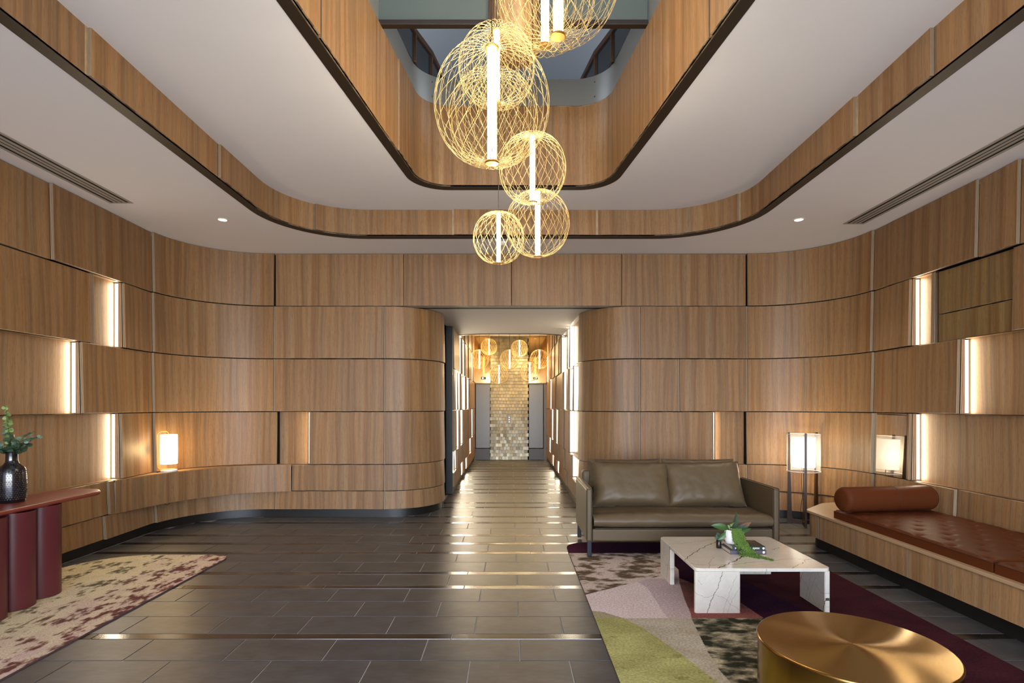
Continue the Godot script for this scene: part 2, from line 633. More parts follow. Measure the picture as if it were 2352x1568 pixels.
func rugs() -> void:
	# the lounge rug, 2.36 m by 4.2 m, plan x 0.6..2.96 and d 6.14..1.94
	var w := 590
	var h := 1050
	var im := Image.create(w, h, false, Image.FORMAT_RGB8)
	var a := noise(91, 0.012, 4)
	var b := noise(92, 0.03, 4)
	var c := noise(93, 0.2, 2)
	var edge := [Vector2(1.564, 5.12), Vector2(1.457, 4.744), Vector2(1.369, 4.322), Vector2(1.325, 4.051), Vector2(1.296, 3.936), Vector2(1.267, 3.739), Vector2(1.223, 3.41), Vector2(1.206, 3.186), Vector2(1.214, 2.9), Vector2(1.25, 1.9)]
	var green := [Vector2(0.6, 4.09), Vector2(0.684, 4.068), Vector2(0.806, 3.952), Vector2(0.895, 3.797), Vector2(0.982, 3.567), Vector2(1.056, 3.351), Vector2(1.112, 3.135), Vector2(1.141, 3.046), Vector2(1.16, 1.9)]
	var pale := [Vector2(1.10, 4.75), Vector2(1.141, 4.609), Vector2(1.139, 4.322), Vector2(1.127, 4.094), Vector2(1.131, 3.936)]
	for y in h:
		for x in w:
			var p := Vector2(0.6 + 2.36 * x / w, 6.14 - 4.2 * y / h)
			var mot: float = 0.5 + 0.62 * a.get_noise_2d(x * 1.0, y * 2.0) + 0.34 * b.get_noise_2d(x * 1.0, y * 1.8)
			var soft: float = 0.5 + 0.6 * a.get_noise_2d(x * 0.7 + 300, y * 1.2)
			var lowd := 4.44 + (p.x - 0.606) * 0.66
			var col := Color(0.20, 0.105, 0.13).lerp(Color(0.265, 0.135, 0.155), soft)
			if p.y > 5.69:
				col = Color(0.215, 0.115, 0.19).lerp(Color(0.32, 0.14, 0.22), clampf((1.0 - p.x) * 1.3 + soft * 0.4, 0.0, 1.0))
			elif p.y > lowd and p.x < 1.522 - maxf(0.0, (5.56 - p.y)) * 0.26:
				col = Color(0.36, 0.31, 0.25).lerp(Color(0.76, 0.70, 0.66), clampf((mot - 0.40) * 3.2 + 0.35, 0.0, 1.0))
			elif p.y > 3.948 and side_of(p, edge) < 0.0:
				col = Color(0.785, 0.72, 0.71).lerp(Color(0.82, 0.76, 0.75), soft)
				if side_of(p, pale) > 0.0 and p.y < 4.85:
					col = Color(0.695, 0.63, 0.635).lerp(Color(0.735, 0.66, 0.66), soft)
				if side_of(p, green) < 0.0 and p.y < 4.1:
					col = Color(0.60, 0.57, 0.46)
			elif p.y <= 3.948 and side_of(p, green) < 0.0:
				col = Color(0.51, 0.50, 0.30).lerp(Color(0.665, 0.655, 0.43), clampf(soft * 0.9 + 0.25 - (0.5 if mot > 0.85 else 0.0), 0.0, 1.0))
			elif p.y <= 3.948 and side_of(p, edge) < 0.0:
				col = Color(0.62, 0.58, 0.50).lerp(Color(0.72, 0.69, 0.63), soft)
			elif p.y <= 3.948 and p.x < 1.95:
				col = Color(0.20, 0.20, 0.165).lerp(Color(0.68, 0.64, 0.55), clampf((mot - 0.42) * 2.2 + 0.30, 0.0, 1.0))
			elif p.x < 1.82 - (p.y - 3.95) * 0.12 - maxf(0.0, p.y - 4.25) * 0.35:
				col = Color(0.50, 0.30, 0.29).lerp(Color(0.56, 0.35, 0.33), soft) if p.y < 4.14 else Color(0.40, 0.27, 0.26).lerp(Color(0.45, 0.31, 0.29), soft)
				if p.y > 4.75:
					col = Color(0.55, 0.36, 0.33)
			elif p.x < 2.15 - (p.y - 4.3) * 0.22:
				col = Color(0.165, 0.10, 0.165).lerp(Color(0.22, 0.115, 0.175), soft)
			col = col * (1.0 + 0.16 * c.get_noise_2d(x * 1.0, y * 1.0))
			im.set_pixel(x, y, Color(col.r, col.g, col.b))
	var m := mat(Color.WHITE, 1.0, 0.0, 0.08)
	m.albedo_texture = ImageTexture.create_from_image(im)
	M.rug = m
	# the console rug, 1.5 m by 3.4 m
	w = 560
	h = 1120
	im = Image.create(w, h, false, Image.FORMAT_RGB8)
	var blot := noise(95, 0.011, 5)
	var tint := noise(96, 0.005, 2)
	for y in h:
		for x in w:
			var u := float(x) / w
			var k: float = 0.75 * blot.get_noise_2d(x * 1.2, y * 1.0) + 0.45 * b.get_noise_2d(x * 1.6 + 90, y * 1.1)
			var warm: float = clampf((u - 0.45) * 1.8 + 0.5 * tint.get_noise_2d(x, y), 0.0, 1.0)
			var col := Color(0.75, 0.70, 0.575).lerp(Color(0.74, 0.645, 0.61), warm)
			col = col.lerp(Color(0.80, 0.75, 0.62), clampf(0.5 + tint.get_noise_2d(x * 3.0, y * 2.0) * 2.0, 0.0, 1.0) * 0.5)
			var spot := Color(0.34, 0.32, 0.26).lerp(Color(0.36, 0.215, 0.20), clampf((u - 0.5) * 3.0, 0.0, 1.0))
			var lim := 0.16 - 0.17 * clampf((u - 0.62) * 3.0, 0.0, 1.0)
			col = col.lerp(spot, smoothstep(lim - 0.12, lim + 0.30, k) * 0.92)
			col = col * (1.0 + 0.16 * c.get_noise_2d(x * 1.0, y * 1.0))
			im.set_pixel(x, y, Color(col.r, col.g, col.b))
	m = mat(Color.WHITE, 1.0, 0.0, 0.08)
	m.albedo_texture = ImageTexture.create_from_image(im)
	M.rug_small = m
	M.rug_edge = mat(Color(0.30, 0.22, 0.22), 0.95)


# ------------------------------------------------------------------ the shell
func wall_at(s: float) -> Vector4:
	# the left wall in plan, measured from behind the camera: (x, d, normal x, normal d)
	if s < 8.18:
		return Vector4(-4.355, s - 1.6, 1, 0)
	if s < 9.7508:
		var a := s - 8.18
		return Vector4(-3.355 - cos(a), 6.58 + sin(a), cos(a), -sin(a))
	if s < 11.3858:
		return Vector4(-3.355 + s - 9.7508, 7.58, 0, -1)
	if s < 12.4854:
		var a := (s - 11.3858) / 0.7
		return Vector4(-1.72 + 0.7 * sin(a), 8.28 - 0.7 * cos(a), sin(a), -cos(a))
	return Vector4(-1.02, 8.28 + s - 12.4854, 1, 0)


func wp(s: float, y: float, off: float, m: float) -> Vector3:
	var q := wall_at(s)
	return Vector3(-m * (q.x + q.z * off), y, -(q.y + q.w * off))


func wn(s: float, m: float) -> Vector3:
	var q := wall_at(s)
	return Vector3(-m * q.z, 0, -q.w)


func samples(s0: float, s1: float) -> Array:
	var straight := s1 <= 8.18 or (s0 >= 9.75 and s1 <= 11.386) or s0 >= 12.485
	var k := 1 if straight else int(ceil((s1 - s0) / 0.09))
	var r := []
	for a in k + 1:
		r.append(lerpf(s0, s1, float(a) / k))
	return r


# a curved veneered board of the wall: m is -1 on the left... the mirrored wall uses +1
func board(parent: Node, s0: float, s1: float, y0: float, y1: float, o0: float, o1: float, m: float, wood: Material, tilt := 0.016, called := "panel") -> MeshInstance3D:
	var th := 0.032
	var face := MB.new()
	var edge := MB.new()
	var g := 0.004
	s0 += g * 0.5
	s1 -= g * 0.5
	y0 += g * 1.3
	y1 -= g * 1.3
	var ss := samples(s0, s1)
	var uo := rng.randf() * 1.4
	var vo := rng.randf() * 0.7
	var c := 0.003
	for k in ss.size() - 1:
		var a: float = ss[k]
		var b: float = ss[k + 1]
		var oa := lerpf(o0, o1, (a - s0) / (s1 - s0))
		var ob := lerpf(o0, o1, (b - s0) / (s1 - s0))
		var na := wn(a, m)
		var nb := wn(b, m)
		var pts := [wp(a, y0 + c, oa + tilt, m), wp(b, y0 + c, ob + tilt, m), wp(b, y1 - c, ob, m), wp(a, y1 - c, oa, m)]
		var uv := [Vector2(a - s0 + uo, vo), Vector2(b - s0 + uo, vo), Vector2(b - s0 + uo, vo + y1 - y0), Vector2(a - s0 + uo, vo + y1 - y0)]
		var o := face.v.size()
		for q in 4:
			face.vert(pts[q], na if q in [0, 3] else nb, uv[q])
		if m < 0:
			face.i.append_array([o, o + 2, o + 1, o, o + 3, o + 2])
		else:
			face.i.append_array([o, o + 1, o + 2, o, o + 2, o + 3])
		# bevels and the lower and upper edges
		edge.quad(wp(a, y0, oa + tilt - c, m), wp(b, y0, ob + tilt - c, m), pts[1], pts[0], na + Vector3.DOWN)
		edge.quad(wp(a, y1, oa - c, m), wp(b, y1, ob - c, m), pts[2], pts[3], na + Vector3.UP)
		edge.quad(wp(a, y0, oa + tilt - c, m), wp(b, y0, ob + tilt - c, m), wp(b, y0, ob + tilt - th, m), wp(a, y0, oa + tilt - th, m), Vector3.DOWN, Vector2(0, 0), Vector2(0, 1), Vector2(1, 1), Vector2(1, 0))
		edge.quad(wp(a, y1, oa - c, m), wp(b, y1, ob - c, m), wp(b, y1, ob - th, m), wp(a, y1, oa - th, m), Vector3.UP, Vector2(0, 0), Vector2(0, 1), Vector2(1, 1), Vector2(1, 0))
	for e in 2:
		var s := s0 if e == 0 else s1
		var oo := o0 if e == 0 else o1
		var along := (wp(s1, 0, 0, m) - wp(s0, 0, 0, m)) * (-1.0 if e == 0 else 1.0)
		if e == 0:
			along = wp(s0, 0, 0, m) - wp(s0 + 0.01, 0, 0, m)
		edge.quad(wp(s, y0, oo + tilt, m), wp(s, y0, oo + tilt - th, m), wp(s, y1, oo - th, m), wp(s, y1, oo, m), along, Vector2(1, 0), Vector2(0, 0), Vector2(0, y1 - y0), Vector2(1, y1 - y0))
	return part(called, made([face, wood, edge, M.ply]), parent)


# a lit slot: a set-back board with an LED bar at its far end, tucked behind the edge of the next board
func slot(parent: Node3D, s0: float, s1: float, y0: float, y1: float, m: float, e: float, depth := 0.06, bar_w := 0.036, from_far := true) -> void:
	board(parent, s0, s1, y0 - 0.012, y1 + 0.012, -depth, -depth, m, M.wood0, 0.0, "recessed_panel")
	var bar := MB.new()
	var s := s1 - 0.012 if from_far else s0 + 0.012
	var k := 1.0 if from_far else -1.0
	var along := (wp(s, 0, 0, m) - wp(s + 0.01 * k, 0, 0, m)).normalized()
	var o0 := -depth + 0.001
	var o1 := -depth + bar_w
	var a := [wp(s, y0 + 0.012, o0, m), wp(s, y0 + 0.012, o1, m), wp(s, y1 - 0.012, o1, m), wp(s, y1 - 0.012, o0, m)]
	var b := []
	for q in a:
		b.append(q - along * 0.01)
	bar.quad(a[0], a[1], a[2], a[3], along)
	bar.quad(b[0], b[1], b[2], b[3], -along)
	for q in 4:
		bar.quad(a[q], a[(q + 1) % 4], b[(q + 1) % 4], b[q], (a[q] + a[(q + 1) % 4]) / 2 - (a[0] + a[2]) / 2)
	var lip := MB.new()
	var l0 := [wp(s, y0 + 0.004, o1, m), wp(s, y0 + 0.004, 0.022, m), wp(s, y1 - 0.004, 0.008, m), wp(s, y1 - 0.004, o1, m)]
	lip.quad(l0[0], l0[1], l0[2], l0[3], along, Vector2(0.3, 0), Vector2(1, 0), Vector2(1, y1 - y0), Vector2(0.3, y1 - y0))
	part("edge_strip", made([lip, M.ply]), parent)
	if s0 > 7.0 and s0 < 7.5 and bar_w < 0.05:
		var post := MB.new()
		post.quad(wp(s0 + 0.003, y0, 0.012, m), wp(s0 + 0.055, y0, 0.012, m), wp(s0 + 0.055, y1, 0.0, m), wp(s0 + 0.003, y1, 0.0, m), wn(s0, m))
		post.quad(wp(s0 + 0.055, y0, 0.012, m), wp(s0 + 0.055, y0, -depth, m), wp(s0 + 0.055, y1, -depth, m), wp(s0 + 0.055, y1, 0.0, m), -along)
		part("edge_strip", made([post, M.ply]), parent)
	var sill := MB.new()
	for y in [y0 + 0.001, y1 - 0.001]:
		var hint := Vector3.UP if y < (y0 + y1) / 2 else Vector3.DOWN
		sill.quad(wp(s0, y, -depth, m), wp(s1, y, -depth, m), wp(s1, y, 0.0, m), wp(s0, y, 0.0, m), hint, Vector2(0, 0), Vector2(0, s1 - s0), Vector2(1, s1 - s0), Vector2(1, 0))
		sill.quad(wp(s0, y - 0.004 * hint.y, -depth, m), wp(s1, y - 0.004 * hint.y, -depth, m), wp(s1, y - 0.004 * hint.y, 0.0, m), wp(s0, y - 0.004 * hint.y, 0.0, m), -hint)
	part("sill", made([sill, M.wood0]), parent)
	var o := part("light_bar", made([bar, M.led]), parent)
	o.set_meta("label", "glowing light bar in the slot")
	area(o, (a[0] + a[2]) / 2 + along * 0.014 + wn(s, m) * 0.012, (along + wn(s, m) * 0.12).normalized(), Vector2(0.03, y1 - y0 - 0.03), Color(1.0, 0.92, 0.79), e)


const ROWS := {"A": [2.912, 3.64], "B": [2.184, 2.912], "C": [1.456, 2.184], "D": [0.728, 1.456], "E": [0.364, 0.728], "F": [0.108, 0.364], "G": [2.912, 3.5]}


func run(parent: Node3D, row: String, joints: Array, m: float, skip := []) -> void:
	if joints[0] == 0.0:
		board(parent, -2.35, 0.0, ROWS[row][0], ROWS[row][1], 0.036, 0.002, m, M.wood0)
	for k in joints.size() - 1:
		if k in skip:
			continue
		# on the straight side walls the boards lap like shingles; round the corner and across the back they are flush, with a strip in the joint
		var a: float = joints[k]
		var b: float = joints[k + 1]
		var flush_a: bool = a > 8.9 and a < 12.3
		var flush_b: bool = b > 8.9 and b < 12.3
		board(parent, a + (0.011 if flush_a else 0.0), b - (0.011 if flush_b else 0.0), ROWS[row][0], ROWS[row][1], 0.016 if flush_a else 0.036, 0.016 if flush_b else 0.002, m, M["wood%d" % rng.randi_range(0, 2)])
		if flush_a and not (k - 1) in skip:
			var s := MB.new()
			var y0: float = ROWS[row][0] + 0.004
			var y1: float = ROWS[row][1] - 0.004
			s.quad(wp(a - 0.0085, y0, 0.026, m), wp(a + 0.0085, y0, 0.026, m), wp(a + 0.0085, y1, 0.010, m), wp(a - 0.0085, y1, 0.010, m), wn(a, m))
			part("joint_strip", made([s, M.ply]), parent)


func fillet(corners: Array, radii: Array, segs := 14, straight := 10) -> PackedVector2Array:
	# a closed outline with rounded corners and evenly divided straights, in plan
	var out := PackedVector2Array()
	var k := corners.size()
	var ends := []
	for a in k:
		var p: Vector2 = corners[a]
		var u: Vector2 = (corners[(a - 1 + k) % k] - p).normalized()
		var w: Vector2 = (corners[(a + 1) % k] - p).normalized()
		var half := acos(clampf(u.dot(w), -1, 1)) / 2
		var tl: float = radii[a] / tan(half)
		var c: Vector2 = p + (u + w).normalized() * (radii[a] / sin(half))
		var arc := []
		var v0: Vector2 = p + u * tl - c
		var v1: Vector2 = p + w * tl - c
		var ang: float = v0.angle_to(v1)
		for z in segs + 1:
			arc.append(c + v0.rotated(ang * z / segs))
		ends.append(arc)
	for a in k:
		var arc: Array = ends[a]
		for q in arc:
			out.append(q)
		var nxt: Array = ends[(a + 1) % k]
		for z in range(1, straight):
			out.append(arc[-1].lerp(nxt[0], float(z) / straight))
	return out


func bay(xc: float, back: float, dback: float, front: float, dfront: float, r: float, rf := 0.3) -> PackedVector2Array:
	# front left, back left, back right, front right
	return fillet([Vector2(xc - front, dfront), Vector2(xc - back, dback), Vector2(xc + back, dback), Vector2(xc + front, dfront)], [rf, r, r, rf])


func ring(outer: PackedVector2Array, inner: PackedVector2Array, y: float, up: bool) -> MB:
	var b := MB.new()
	var k := outer.size()
	for a in k:
		var c := (a + 1) % k
		b.quad(P(outer[a].x, y, outer[a].y), P(outer[c].x, y, outer[c].y), P(inner[c].x, y, inner[c].y), P(inner[a].x, y, inner[a].y), Vector3.UP if up else Vector3.DOWN)
	return b


func band(loop: PackedVector2Array, y0: float, y1: float, inward := true) -> MB:
	var b := MB.new()
	var k := loop.size()
	var nn := []
	for a in k:
		var e := (loop[(a + 1) % k] - loop[(a - 1 + k) % k]).normalized()
		nn.append(Vector2(e.y, -e.x) * (1.0 if inward else -1.0))
	var u := 0.0
	for a in k:
		var c := (a + 1) % k
		var l := loop[a].distance_to(loop[c])
		var o := b.v.size()
		for z in [[a, y0, u], [c, y0, u + l], [c, y1, u + l], [a, y1, u]]:
			b.vert(P(loop[z[0]].x, z[1], loop[z[0]].y), Vector3(nn[z[0]].x, 0, -nn[z[0]].y), Vector2(z[2], z[1]))
		u += l
		if inward:
			b.i.append_array([o, o + 2, o + 1, o, o + 3, o + 2])
		else:
			b.i.append_array([o, o + 1, o + 2, o, o + 2, o + 3])
	return b


func loop_len(loop: PackedVector2Array) -> PackedFloat32Array:
	var r := PackedFloat32Array([0.0])
	for a in loop.size():
		r.append(r[-1] + loop[a].distance_to(loop[(a + 1) % loop.size()]))
	return r


func loop_panels(parent: Node3D, loop: PackedVector2Array, y0: float, y1: float, marks: Array) -> void:
	# veneer boards on the inside of a closed outline, split at the marked plan points; a thin ply strip at each joint
	var ln := loop_len(loop)
	var cuts := []
	for q in marks:
		var best := 0
		for a in loop.size():
			if loop[a].distance_to(q) < loop[best].distance_to(q):
				best = a
		cuts.append(best)
	cuts.sort()
	var k := loop.size()
	for z in cuts.size():
		var a: int = cuts[z]
		var b: int = cuts[(z + 1) % cuts.size()]
		if b <= a:
			b += k
		var face := MB.new()
		var edge := MB.new()
		var uo := rng.randf() * 1.2
		var vo := rng.randf() * 0.4
		var run0 := 0.0
		for c in range(a, b):
			var p: Vector2 = loop[c % k]
			var q: Vector2 = loop[(c + 1) % k]
			var ep := (loop[(c + 1) % k] - loop[(c - 1 + k) % k]).normalized()
			var eq := (loop[(c + 2) % k] - loop[c % k]).normalized()
			var dir := (q - p).normalized()
			if c == a:
				p += dir * 0.012
			if c == b - 1:
				q -= dir * 0.012
			var np := Vector2(ep.y, -ep.x)
			var nq := Vector2(eq.y, -eq.x)
			# each board starts proud and runs back a little, as lapped boards do
			var f0 := float(c - a) / (b - a)
			var f1 := float(c + 1 - a) / (b - a)
			if loop[((a + b) / 2) % k].x < 0.1:
				f0 = 1.0 - f0
				f1 = 1.0 - f1
			f0 *= 0.022
			f1 *= 0.022
			p += np * f0
			q += nq * f1
			var l := p.distance_to(q)
			var o := face.v.size()
			for w in [[p, y0, np, run0], [q, y0, nq, run0 + l], [q, y1, nq, run0 + l], [p, y1, np, run0]]:
				face.vert(P(w[0].x, w[1], w[0].y), Vector3(w[2].x, 0, -w[2].y), Vector2(w[3] + uo, w[1] - y0 + vo))
			face.i.append_array([o, o + 2, o + 1, o, o + 3, o + 2])
			run0 += l
			var pb := p - np * 0.03
			var qb := q - nq * 0.03
			edge.quad(P(p.x, y0, p.y), P(q.x, y0, q.y), P(qb.x, y0, qb.y), P(pb.x, y0, pb.y), Vector3.DOWN)
			if c == a:
				edge.quad(P(p.x, y0, p.y), P(pb.x, y0, pb.y), P(pb.x, y1, pb.y), P(p.x, y1, p.y), Vector3(-dir.x, 0, dir.y), Vector2(1, 0), Vector2(0, 0), Vector2(0, 1), Vector2(1, 1))
			if c == b - 1:
				edge.quad(P(q.x, y0, q.y), P(qb.x, y0, qb.y), P(qb.x, y1, qb.y), P(q.x, y1, q.y), Vector3(dir.x, 0, -dir.y))
		part("panel", made([face, M["wood%d" % rng.randi_range(0, 2)], edge, M.ply]), parent)
	# the recessed strips seen in the joints
	for z in cuts.size():
		var a: int = cuts[z]
		var p: Vector2 = loop[a]
		var dir := (loop[(a + 1) % k] - loop[(a - 1 + k) % k]).normalized()
		var np := Vector2(dir.y, -dir.x)
		var s := MB.new()
		var p0 := p - dir * 0.013 - np * 0.002
		var p1 := p + dir * 0.013 - np * 0.002
		s.quad(P(p0.x, y0, p0.y), P(p1.x, y0, p1.y), P(p1.x, y1, p1.y), P(p0.x, y1, p0.y), Vector3(np.x, 0, -np.y))
		part("joint_strip", made([s, M.ply]), parent)


func backing(parent: Node3D, s0: float, s1: float, y0: float, y1: float, m: float, off := -0.10) -> void:
	var b := MB.new()
	var ss := samples(s0, minf(s1, 12.4854))
	if s1 > 12.4854:
		ss.append(s1)
	if s0 < 8.18:
		ss.insert(1, 8.18)
		ss.sort()
	for k in ss.size() - 1:
		b.quad(wp(ss[k], y0, off, m), wp(ss[k + 1], y0, off, m), wp(ss[k + 1], y1, off, m), wp(ss[k], y1, off, m), wn(ss[k], m))
		b.quad(wp(ss[k], y0, off - 0.1, m), wp(ss[k + 1], y0, off - 0.1, m), wp(ss[k + 1], y1, off - 0.1, m), wp(ss[k], y1, off - 0.1, m), -wn(ss[k], m))
	part("backing", made([b, M.backing]), parent)


func skirting(s0: float, s1: float, m: float, called: String, label: String) -> void:
	var b := MB.new()
	var ss := samples(s0, s1)
	if s0 < 8.18 and s1 > 8.18:
		ss = [s0] + samples(8.18, minf(s1, 12.4854))
		if s1 > 12.4854:
			ss.append(s1)
	for k in ss.size() - 1:
		var o := b.v.size()
		for z in [[ss[k], 0.0], [ss[k + 1], 0.0], [ss[k + 1], 0.104], [ss[k], 0.104]]:
			b.vert(wp(z[0], z[1], -0.022, m), wn(z[0], m))
		b.i.append_array([o, o + 2, o + 1, o, o + 3, o + 2] if m < 0 else [o, o + 1, o + 2, o, o + 2, o + 3])
		b.quad(wp(ss[k], 0.104, -0.022, m), wp(ss[k + 1], 0.104, -0.022, m), wp(ss[k + 1], 0.104, -0.06, m), wp(ss[k], 0.104, -0.06, m), Vector3.UP)
	tag(part(called, made([b, M.black]), self), label, "skirting", "", "structure")


func shell() -> void:
	# --- left wall
	var wl := thing("wall_left", "left wall of curved lapped timber boards with lit slots", "wall", Vector3.ZERO, 0, "", "structure")
	backing(wl, -2.4, 12.75, 0.0, 3.7, -1)
	run(wl, "A", [0.0, 2.4, 4.6, 6.77, 8.24, 9.85], -1)
	run(wl, "B", [0.0, 2.2, 4.4, 7.27, 7.73, 8.24, 9.85, 11.37, 12.6], -1, [3])
	slot(wl, 7.27, 7.73, 2.184, 2.912, -1, 0.38)
	run(wl, "C", [0.0, 2.0, 4.3, 5.6, 7.13, 8.24, 9.85, 11.37, 12.6], -1, [3])
	slot(wl, 5.6, 7.13, 1.456, 2.184, -1, 0.38)
	run(wl, "D", [0.0, 2.5, 5.2, 7.69, 8.26, 9.89, 10.32, 11.37, 12.6], -1, [2, 5])
	slot(wl, 5.2, 7.69, 0.728, 1.456, -1, 0.38, 0.066)
	slot(wl, 9.89, 10.32, 0.728, 1.456, -1, 0.10)
	run(wl, "E", [0.0, 2.5, 5.0, 6.53, 7.5, 8.01, 10.08, 11.37, 12.6], -1, [5])
	run(wl, "F", [0.0, 2.5, 5.0, 6.53, 7.44, 8.28, 9.87, 11.37, 12.6], -1)
	skirting(-2.4, 12.72, -1, "baseboard_left", "black recessed skirting along the curved left wall")
	ledge(wl)
	# dark edge trim where the left wall ends at the corridor
	var tr := MB.new()
	tr.box(P(-1.065, 1.456, 8.405), Vector3(0.07, 2.91, 0.02))
	part("edge_trim", made([tr, M.black]), wl)
	# --- right wall
	var wr := thing("wall_right", "right wall of curved lapped timber boards with lit slots", "wall", Vector3.ZERO, 0, "", "structure")
	backing(wr, -2.4, 12.5, 0.0, 3.7, 1)
	run(wr, "A", [0.0, 2.4, 4.6, 6.27, 6.69, 8.16, 9.85], 1)
	run(wr, "B", [0.0, 2.2, 4.4, 6.35, 7.22, 7.54, 8.17, 9.85, 11.33, 12.42], 1, [3, 4])
	slot(wr, 7.22, 7.54, 2.184, 2.912, 1, 0.38)
	board(wr, 6.35, 7.22, 2.184, 2.47, -0.03, -0.03, 1, M.wood_grey, 0.0)
	board(wr, 6.35, 7.22, 2.47, 2.912, -0.03, -0.03, 1, M.wood_grey, 0.0)
	run(wr, "C", [0.0, 2.0, 4.3, 5.5, 6.9, 8.16, 9.85, 10.79, 11.33, 12.42], 1, [3])
	slot(wr, 5.5, 6.9, 1.456, 2.184, 1, 0.38)
	run(wr, "D", [0.0, 2.5, 5.1, 7.54, 7.62, 8.16, 9.86, 10.30, 11.33, 12.42], 1, [2, 4, 6])
	slot(wr, 5.1, 7.54, 0.728, 1.456, 1, 0.38, 0.066)
	slot(wr, 9.86, 10.30, 0.728, 1.456, 1, 0.10)
	var mir := MB.new()
	mir.quad(wp(7.62, 0.735, 0.021, 1), wp(8.16, 0.735, 0.021, 1), wp(8.16, 1.45, 0.005, 1), wp(7.62, 1.45, 0.005, 1), wn(7.8, 1))
	part("mirror_panel", made([mir, M.mirror]), wr)
	run(wr, "E", [0.0, 2.5, 5.0, 6.94, 8.16, 9.85, 11.33, 12.42], 1)
	run(wr, "F", [0.0, 2.5, 5.0, 7.22, 8.16, 9.85, 11.33, 12.42], 1)
	skirting(-2.4, 12.48, 1, "baseboard_right", "black recessed skirting along the curved right wall")
	# --- top row across the back, over the corridor mouth
	var wb := thing("wall_back", "timber band of wide boards above the corridor mouth", "wall", Vector3.ZERO, 0, "", "structure")
	var bm := MB.new()
	bm.box(P(0, 3.31, 7.74), Vector3(6.9, 0.8, 0.1))
	part("backing", made([bm, M.backing]), wb)
	var xs := [-3.25, -1.48, 0.012, 1.534, 3.25]
	for k in 4:
		var th := MB.new()
		th.rbox(P((xs[k] + xs[k + 1]) / 2, 3.274, 7.594), Vector3(xs[k + 1] - xs[k] - 0.007, 0.716, 0.032), 0.003, 1)
		var uo := rng.randf() * 1.4
		for z in th.t.size():
			th.t[z] = Vector2(th.t[z].x - xs[k] + uo, th.t[z].y - 2.9)
		part("panel", made([th, M["wood%d" % (k % 3)]]), wb)
	var lip := MB.new()
	lip.box(P(0, 2.925, 7.64), Vector3(3.3, 0.022, 0.05))
	part("edge_trim", made([lip, M.ply]), wb)
	# --- ceilings
	var outer := bay(0, 4.47, 7.70, 4.47, FRONT, 1.1)
	var rec_o := bay(0, 2.80, 6.91, 2.80, -2.4, 1.02)
	var rec_i := bay(0, 2.71, 6.79, 2.71, -2.3, 0.93)
	var void_o := bay(0.03, 1.093, 6.16, 1.81, 0.0, 0.42)
	var void_i := bay(0.03, 1.013, 6.065, 1.715, 0.09, 0.36)
	tag(part("ceiling", made([ring(outer, rec_o, SOFFIT, false), M.paint, ring(outer, rec_o, SOFFIT + 0.05, true), M.paint]), self), "lower off-white soffit around the recessed ceiling tray", "ceiling", "", "structure")
	var up := part("ceiling", made([ring(rec_i, void_o, RECESS, false), M.paint, ring(rec_o, void_o, RECESS + 0.06, true), M.paint]), self)
	tag(up, "upper off-white tray ceiling around the open void", "ceiling", "", "structure")
	var t1 := thing("trim_1", "timber upstand with black lower edge around the ceiling tray", "ceiling trim", Vector3.ZERO, 0, "", "structure")
	part("black_edge", made([ring(rec_o, rec_i, SOFFIT - 0.003, false), M.bronze, band(rec_o, SOFFIT - 0.003, SOFFIT + 0.02, false), M.bronze, band(rec_i, SOFFIT - 0.003, SOFFIT + 0.012), M.bronze]), t1)
	part("backing", made([band(rec_o, SOFFIT, RECESS + 0.06, false), M.backing, band(rec_i, SOFFIT, RECESS + 0.06), M.ply]), t1)
	loop_panels(t1, rec_i, SOFFIT + 0.012, RECESS, [Vector2(-2.71, 0.6), Vector2(-2.71, 3.17), Vector2(-2.71, 4.89), Vector2(-2.378, 6.59), Vector2(-0.70, 6.79), Vector2(1.05, 6.79), Vector2(2.634, 6.237), Vector2(2.71, 4.45), Vector2(2.71, 3.325), Vector2(2.71, 0.6)])
	var t2 := thing("trim_2", "tall timber lining with black lower edge inside the void", "ceiling trim", Vector3.ZERO, 0, "", "structure")
	part("black_edge", made([ring(void_o, void_i, RECESS - 0.003, false), M.bronze, band(void_o, RECESS - 0.003, RECESS + 0.02, false), M.bronze, band(void_i, RECESS - 0.003, RECESS + 0.012), M.bronze]), t2)
	part("backing", made([band(void_o, RECESS, RIM_TOP, false), M.backing, band(void_i, RECESS, RIM + 0.01), M.ply]), t2)
	loop_panels(t2, void_i, RECESS + 0.012, RIM, [Vector2(-1.6, 1.0), Vector2(-1.28, 3.538), Vector2(-1.246, 3.82), Vector2(-1.094, 5.066), Vector2(1.119, 5.071), Vector2(1.32, 3.755), Vector2(1.36, 3.461), Vector2(1.66, 1.0)])
	# the dark metal fascia on top of the lining
	var fas := thing("trim_3", "dark metal fascia band curving round the top of the void", "fascia", Vector3.ZERO, 0, "", "structure")
	var rim := bay(0.03, 1.03, 6.09, 1.735, 0.07, 0.40)
	part("fascia_band", made([band(rim, RIM + 0.012, RIM_TOP), M.fascia, ring(void_o, rim, RIM_TOP, true), M.fascia, ring(void_i, rim, RIM + 0.012, false), M.black]), fas)
	var bolts := MB.new()
	for q in [Vector2(-0.86, 6.02), Vector2(0.92, 6.02), Vector2(-1.175, 4.75), Vector2(1.235, 4.75)]:
		for y in [RIM + 0.09, RIM_TOP - 0.07]:
			bolts.rbox(P(q.x, y, q.y), Vector3(0.012, 0.012, 0.012), 0.004, 1)
	var screw := part("screw", made([bolts, M.steel]), fas)
	screw.set_meta("kind", "stuff")
	upper_storey(void_o)
	corridor()
	floor_tiles()
	front_wall()


